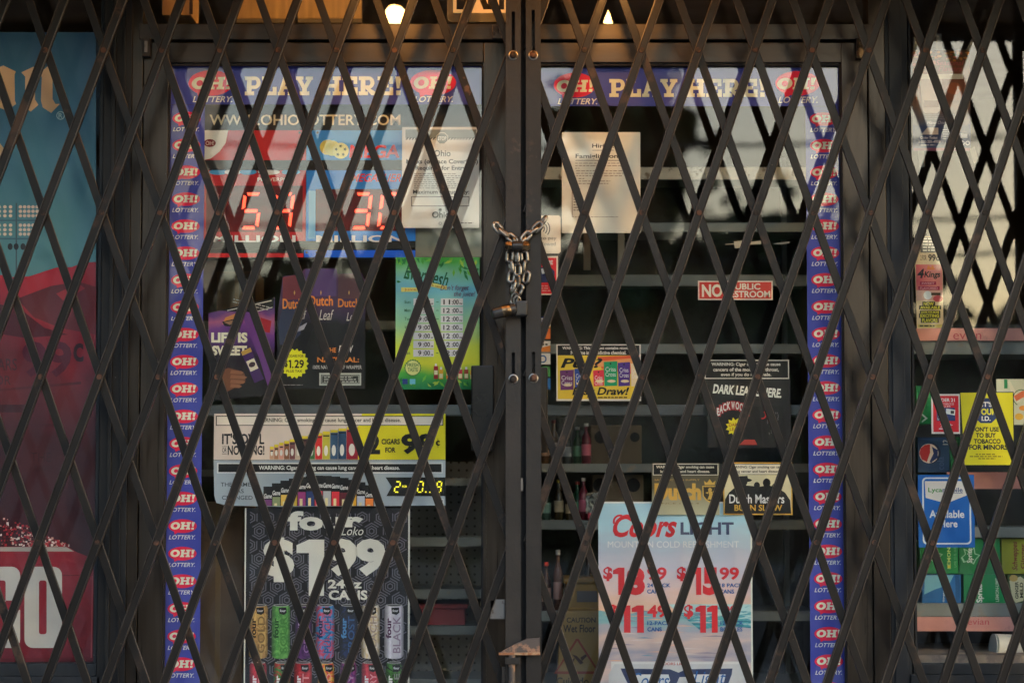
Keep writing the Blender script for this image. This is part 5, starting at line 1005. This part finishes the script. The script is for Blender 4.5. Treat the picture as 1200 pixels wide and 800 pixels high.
carton('cardboard_box', 'tan box with dark round holes on the right shelf', 'box', 692, 498, 752, 543, .50, .2, metal('tan_board', (.16, .12, .075), .85, 0, (.2, .15, .09), .6, 6), 'cardboard boxes in the shop', lambda t, Y: (lambda b: (b.lathe(P(704, 512, Y - .001), (0, 1, 0), [(.018, 0), (.018, .001)], M_DARK, 16), b.lathe(P(744, 512, Y - .001), (0, 1, 0), [(.014, 0), (.014, .001)], M_DARK, 16), sub(b, 'hole', t)))(MB()))
carton('cardboard_box', 'lower tan box with dark holes above the beer poster', 'box', 694, 556, 754, 609, .50, .2, metal('tan_board', (.16, .12, .075)), 'cardboard boxes in the shop', lambda t, Y: (lambda b: (b.lathe(P(703, 568, Y - .001), (0, 1, 0), [(.02, 0), (.02, .001)], M_DARK, 16), b.lathe(P(742, 568, Y - .001), (0, 1, 0), [(.02, 0), (.02, .001)], M_DARK, 16), sub(b, 'hole', t)))(MB()))
def redlid(t, Y): b = MB(); pbox(b, 491, 707, 548, 713, Y - .01, Y + .2, metal('red_lid', (.42, .05, .055), .5)); sub(b, 'lid', t, .004)
carton('tool_box', 'red plastic box on the shelf left of the gate post', 'box', 493, 713, 545, 733, .50, .18, metal('red_plastic', (.34, .035, .04), .5, 0, (.24, .03, .03), .6, 5), None, redlid)
# bottles and packets on the right-hand shelves
def bottle(x, ybase, hpx, c, Y, label, cap, wd=5.5, grp='bottles on the right door shelves'):
    k = .0025; base = P(x, ybase, Y); h = hpx * k; r = wd * k
    t = thing('bottle', label, 'bottle', base, grp)
    m = metal('bottle_%d_%d_%d' % c, tuple(v * .55 for v in lin(c)), .25, 0, bump=.02)
    b = MB(); b.lathe(base, (0, 0, 1), [(r * .9, 0), (r, .004), (r, h * .6), (r * .8, h * .68), (r * .38, h * .78), (r * .36, h * .92)], m, 16); sub(b, 'bottle_body', t)
    b = MB(); b.lathe(base + Vector((0, 0, h * .92)), (0, 0, 1), [(r * .46, .0003), (r * .46, h * .08)], ink(cap), 14); sub(b, 'cap', t)
    b = MB(); b.lathe(base + Vector((0, 0, h * .2)), (0, 0, 1), [(r * 1.012, 0), (r * 1.012, h * .28)], ink(tuple(min(255, v + 70) for v in c)), 16); sub(b, 'bottle_label', t)
for i, (x, yb, hp, c, cap, lab) in enumerate(((638, 543, 44, (110, 70, 40), (200, 190, 170), 'brown bottle nearest the gate post on the upper shelf'), (649, 543, 50, (150, 130, 110), (90, 30, 30), 'pale bottle beside the brown one on the upper shelf'), (664, 543, 40, (60, 70, 80), (120, 120, 120), 'grey bottle in the middle of the upper shelf'), (677, 543, 42, (40, 90, 60), (180, 180, 170), 'green bottle left of pink one on the upper shelf'), (687, 543, 46, (140, 40, 60), (200, 200, 190), 'pink bottle beside the tan box with holes'),
    (640, 609, 40, (56, 84, 70), (220, 220, 210), 'dark green bottle nearest the post on the middle shelf'), (655, 609, 46, (70, 60, 40), (190, 170, 60), 'olive bottle with yellow cap on the middle shelf'), (668, 609, 38, (100, 80, 50), (60, 40, 30), 'tan bottle with brown cap on the middle shelf'), (684, 609, 48, (130, 36, 56), (220, 210, 200), 'crimson bottle beside beer poster on middle shelf'), (677, 609, 44, (30, 96, 60), (190, 40, 40), 'bright green bottle with red cap on middle shelf'),
    (640, 716, 56, (96, 60, 44), (190, 60, 50), 'brown bottle with red cap on the lower shelf'), (654, 716, 70, (150, 100, 84), (210, 200, 190), 'tall salmon bottle on the lower shelf'), (690, 716, 76, (70, 50, 44), (150, 30, 30), 'tall dark bottle beside the beer poster on lower shelf'))): bottle(x, yb, hp, c, .50 + .03 * (i % 2), lab, cap)
t = thing('plastic_bag', 'crumpled clear wrapper bag hanging left of the beer poster', 'bag', P(695, 600, .40))
bm = MB(); vv = []; nn = 9
for i in range(nn):
    for j in range(nn): p = P(686.5 + 20 * i / (nn - 1), 577 + 24 * j / (nn - 1), .40); vv.append(p + Vector((0, random.uniform(-.012, .012), 0)))
bm.add(vv, [(i * nn + j, i * nn + j + 1, (i + 1) * nn + j + 1, (i + 1) * nn + j) for i in range(nn - 1) for j in range(nn - 1)], metal('crinkled_wrapper', (.4, .42, .4), .25, .3, bump=.2)); sub(bm, 'bag_skin', t)
bm = MB(); pbox(bm, 689, 600, 703, 609, .395, .42, metal('red_contents', (.35, .03, .06), .4)); sub(bm, 'bag_contents', t, .003)
# wet-floor sign and yellow bucket
YELW = metal('yellow_plastic', (.19, .115, .022), .45, 0, (.14, .085, .015), .6, 5, bump=.05)
t = thing('wet_floor_sign', 'yellow CAUTION Wet Floor folding sign behind the right door', 'safety sign', (wx(672, 800, .2), .25, 0))
b = MB(); v = [P(x, y, .20) for x, y in ((648, 880), (657, 722), (662, 716), (716, 716), (722, 722), (730, 880))]; n = len(v); vb = [p + Vector((0, .012, 0)) for p in v]
b.add(v + vb, [tuple(range(n)), tuple(range(2 * n - 1, n - 1, -1))] + [(i, n + i, n + (i + 1) % n, (i + 1) % n) for i in range(n)], YELW); sub(b, 'front_leaf', t, .002)
b = MB(); v = [p + Vector((0, .10 if i in (0, n - 1) else .02, 0)) for i, p in enumerate(v)]; vb = [p + Vector((0, .012, 0)) for p in v]
b.add(v + vb, [tuple(range(n)), tuple(range(2 * n - 1, n - 1, -1))] + [(i, n + i, n + (i + 1) % n, (i + 1) % n) for i in range(n)], YELW); sub(b, 'rear_leaf', t)
b = MB()
def lay(txt, x0, y0, x1, y1, m, bold):
    v, f = glyphs(txt, bold); ax, bx = min(p[0] for p in v), max(p[0] for p in v); ay, by = min(p[1] for p in v), max(p[1] for p in v)
    b.add([P(x0 + (x - ax) / (bx - ax) * (x1 - x0), y1 - (y - ay) / (by - ay) * (y1 - y0), .1985) for x, y in v], f, m)
IK = ink((38, 34, 26)); lay('CAUTION', 664, 723, 698, 729, IK, .02); lay('Wet Floor', 660, 731.5, 698, 740.5, IK, .02); lay('Cuidado', 652, 793, 690, 802, IK, .02)
for q in (((675, 748), (678, 748), (653, 786), (649, 789)), ((675, 748), (678, 748), (704, 789), (699.5, 786)), ((649, 789), (653, 786), (699.5, 786), (704, 789))): b.add([P(x, y, .1985) for x, y in q], [(0, 1, 2, 3)], ink((120, 50, 30)))
for q in (((670, 766), (676, 768), (684, 776), (680, 778)), ((668, 774), (674, 770), (670, 782)), ((680, 770), (686, 766), (688, 768), (682, 774))): b.add([P(x, y, .198) for x, y in q], [tuple(range(len(q)))], ink((60, 40, 26)))
sub(b, 'lettering', t)
t = thing('mop_bucket', 'yellow mop bucket behind the wet floor sign', 'bucket', (wx(684, 760, .36), .44, 0))
b = MB(); pbox(b, 664, 680, 706, 716, .34, .54, YELW); sub(b, 'bucket_body', t, .01)
b = MB(); pbox(b, 660, 677, 710, 683, .33, .55, YELW); sub(b, 'bucket_rim', t, .004)
b = MB(); pbox(b, 676, 692, 700, 705, .336, .339, metal('bucket_label', (.06, .06, .07), .5)); sub(b, 'bucket_label', t)
# exit sign behind the transom
s = Sheet('exit_sign', 'cream EXIT sign behind the transom glass above left door', 'sign', (524, -46, 606, 26), .12, None, .0002)
s.poly('housing', rrect(524, -46, 606, 26, 6), metal('exit_housing', (.30, .26, .21), .6), .05); s.rect('panel', 531, -40, 600, 15.5, glow((236, 176, 106), .075)); s.text('EXIT', 535, -36, 598, 11.5, (34, 30, 28), .05); s.done()
carton('speaker_box', 'small wooden box behind the transom glass above left strip', 'box', 190, -20, 224, 18, .16, .15, metal('warm_plywood', (.42, .25, .10), .6, 0, (.3, .17, .07), .6, 4, streak=(8, 1, 1)), None, tape(222, 226, -18, 17, (60, 40, 26)))

# ================================================================== ACROSS THE STREET (mirrored in the glass)
def building(name, label, x0, x1, y0, y1, h, m, wins):
    t = thing(name, label, 'building', ((x0 + x1) / 2, y1, 0), 'buildings across the street')
    b = MB(); b.box(x0, y0, 0, x1, y1, h, m); sub(b, 'wall', t)
    b = MB(); b.box(x0 - .2, y0 - .2, h, x1 + .2, y1 + .2, h + .3, M_BROWNPANEL); sub(b, 'roof', t)
    for (a, c, wd, hh) in wins:
        b = MB(); b.box(a, y1 - .02, c, a + wd, y1 + .05, c + hh, M_BROWNPANEL); o = sub(b, 'window', t)
        b = MB(); b.box(a + .08, y1 + .05, c + .08, a + wd - .08, y1 + .06, c + hh - .08, M_LOCK); q = b.build('window_glass')
        for v in q.data.vertices: v.co -= Vector(t.location)
        q.parent = o
building('sun_blocker_building', 'tall brick block added out of view across the street, shading the shop from low sun', 10.6, 30, -32, -25, 17, metal('dark_brick', (.22, .12, .09), .9, 0, (.16, .09, .07), .5, 2), [(12 + 3 * i, 2 + 3.4 * j, 1.4, 2) for i in range(6) for j in range(4)])  # added unseen block that keeps direct sun off the shopfront
building('grey_building', 'plain grey block added across the street to dim the mirrored sky, left of the trees', -30, -5.2, -34, -25, 9.5, metal('grey_render', (.13, .14, .15), .9, 0, None), [(-26 + 4 * i, 1 + 3.4 * j, 1.6, 1.7) for i in range(4) for j in range(2)])  # added block, dims the sky mirrored in the left window
M_BARK = metal('bark', (.06, .045, .035), .9, 0, None, bump=.6)
def leafmat():
    m, t, b = newmat('leaves'); oi = N(t, 'ShaderNodeNewGeometry'); r = ramp(t, [(0, (.035, .06, .02)), (.5, (.06, .095, .03)), (1, (.10, .13, .045))]); t.links.new(oi.outputs['Random Per Island'], r.inputs['Fac']); t.links.new(r.outputs[0], b.inputs['Base Color']); b.inputs['Roughness'].default_value = .6; return m
M_LEAF = leafmat()
def tree(x, y, h, wid, label, nleaf=4200):
    t = thing('street_tree', label, 'tree', (x, y, 0), 'trees across the street')
    b = MB(); b.tube([(x, y, 0), (x + .05, y, h * .25), (x - .08, y, h * .5), (x + .1, y, h * .85)], [.2, .16, .12, .03], M_BARK, 8)
    for k in range(7):
        a = k * 2.4; z = h * (.25 + .07 * k); b.tube([(x, y, z), (x + math.cos(a) * wid * .25, y + math.sin(a) * wid * .25, z + h * .1), (x + math.cos(a) * wid * .42, y + math.sin(a) * wid * .42, z + h * .17)], [.07, .05, .02], M_BARK, 6)
    sub(b, 'trunk', t)
    b = MB(); cl = [(x + random.gauss(0, wid * .24), y + random.gauss(0, wid * .24), h * random.uniform(.28, .93), wid * random.uniform(.1, .22)) for _ in range(34)]
    for k in range(nleaf):
        cx, cy, cz, r = random.choice(cl); p = Vector((cx, cy, cz)) + Vector((random.gauss(0, 1), random.gauss(0, 1), random.gauss(0, .8))) * r * .75
        if p.z < .4: continue
        u = Vector((random.gauss(0, 1), random.gauss(0, 1), random.gauss(0, 1))).normalized(); w_ = u.orthogonal().normalized(); sz = random.uniform(.13, .27)
        b.add([p - u * sz, p + w_ * sz * .55, p + u * sz, p - w_ * sz * .55], [(0, 1, 2, 3)], M_LEAF)
    sub(b, 'crown', t)
for x, y, h, wd, lab in ((1.55, -25.0, 7.6, 1.5, 'tallest tree across the street, nearest the middle of the view'), (-.6, -27, 4.6, 3.2, 'low tree left of the tallest tree across the street'), (4.0, -26, 5.0, 3.4, 'round tree right of the tallest tree across the street'), (6.5, -28, 3.3, 2.6, 'small tree at the foot of the tall brick block'), (-3.2, -26, 3.9, 3.4, 'low round tree left of centre across the street'), (-4.6, -26.5, 3.6, 2.6, 'wide tree beside the plain grey block'), (2.6, -30, 5.2, 2.6, 'tree set back behind the round tree')): tree(x, y, h, wd, lab)
t = thing('clipped_hedge', 'long dark hedge across the street at the foot of the trees', 'hedge', (0, -29, 0))
b = MB(); b.box(-60, -30.4, 0, 10.5, -28.6, 1.9, metal('hedge_core', (.03, .045, .018), .9, 0, None, bump=.5)); sub(b, 'hedge_core', t)
b = MB()
for k in range(5200):
    p = Vector((random.uniform(-14, 10.4), random.uniform(-30.3, -28.2), random.choice([random.uniform(.1, 2.0), random.gauss(2.0, .22)])))
    if p.y < -28.7 and p.z < 1.8: p.y = -28.45
    u = Vector((random.gauss(0, 1), random.gauss(0, 1), random.gauss(0, 1))).normalized(); w_ = u.orthogonal().normalized(); sz = random.uniform(.12, .24)
    b.add([p - u * sz, p + w_ * sz * .6, p + u * sz, p - w_ * sz * .6], [(0, 1, 2, 3)], M_LEAF)
sub(b, 'hedge_leaves', t)
# ---- small things: tape scrap, added warm fill lamp and boards behind the transom, overhead wires
s = Sheet('tape_scrap', 'torn scrap of old tape stuck on the right door above the red restroom sign', 'tape', (850, 281, 926, 292), .0085)
s.poly('scrap', [(860, 283), (873, 281.5), (873, 290), (861, 291)], (190, 180, 156)); s.poly('scrap', [(873, 284), (892, 282), (892, 286), (873, 287)], (170, 160, 140)); s.poly('scrap', [(850, 286), (860, 285), (860, 286.2), (850, 287)], (150, 142, 126)); s.poly('scrap', [(907, 285), (925, 283), (925, 285), (915, 286.6), (907, 286)], (140, 132, 116)); s.done()
t = thing('added_fill_lamp', 'added warm fill tube, hidden above view, lighting boards behind the transom', 'lamp', (-.35, .45, 2.61))  # added lamp, hidden from view, to warm the boards behind the transom
b = MB(); b.box(-.75, .40, 2.55, .05, .50, 2.615, M_SHELF); sub(b, 'lamp_housing', t, .003)
b = MB(); b.box(-.73, .42, 2.535, .03, .48, 2.549, glow((255, 190, 112), 1.7)); sub(b, 'tube', t)
PLY = metal('plywood_valance', (.46, .29, .13), .6, 0, (.34, .2, .09), .6, 3, streak=(10, 1, 1))
for x0, x1, lab in ((277, 345, 'left plywood panel hanging behind the transom of left door'), (349, 424, 'right plywood panel hanging behind the transom of left door')):
    t = thing('plywood_panel', lab, 'panel', P((x0 + x1) / 2, 30, .75), 'plywood panels behind the transom')
    b = MB(); pbox(b, x0, -60, x1, 22, .75, .77, PLY); sub(b, 'board', t, .002)
    b = MB(); pbox(b, x0, 22.2, x1, 27, .745, .775, metal('panel_edge', (.16, .13, .10), .6)); sub(b, 'bottom_edge', t, .001)
t = thing('power_line', 'thin overhead wires across the street mirrored in the right window', 'power line', (14.5, -17, 0))
for x in (-14.5, 14.5):
    b = MB(); b.tube([(x, -17, 0), (x, -17, 6.2)], [.14, .10], M_BARK, 10); sub(b, 'pole', t)
for z, d in ((4.05, 0), (3.7, -.25), (4.9, -.1)):
    b = MB(); b.tube([(-14.5 + 29 * k / 24, -17 + d, z + .5 + .9 * ((k / 12 - 1) ** 2 - 1)) for k in range(25)], .022, M_LOCK, 6); sub(b, 'wire', t)
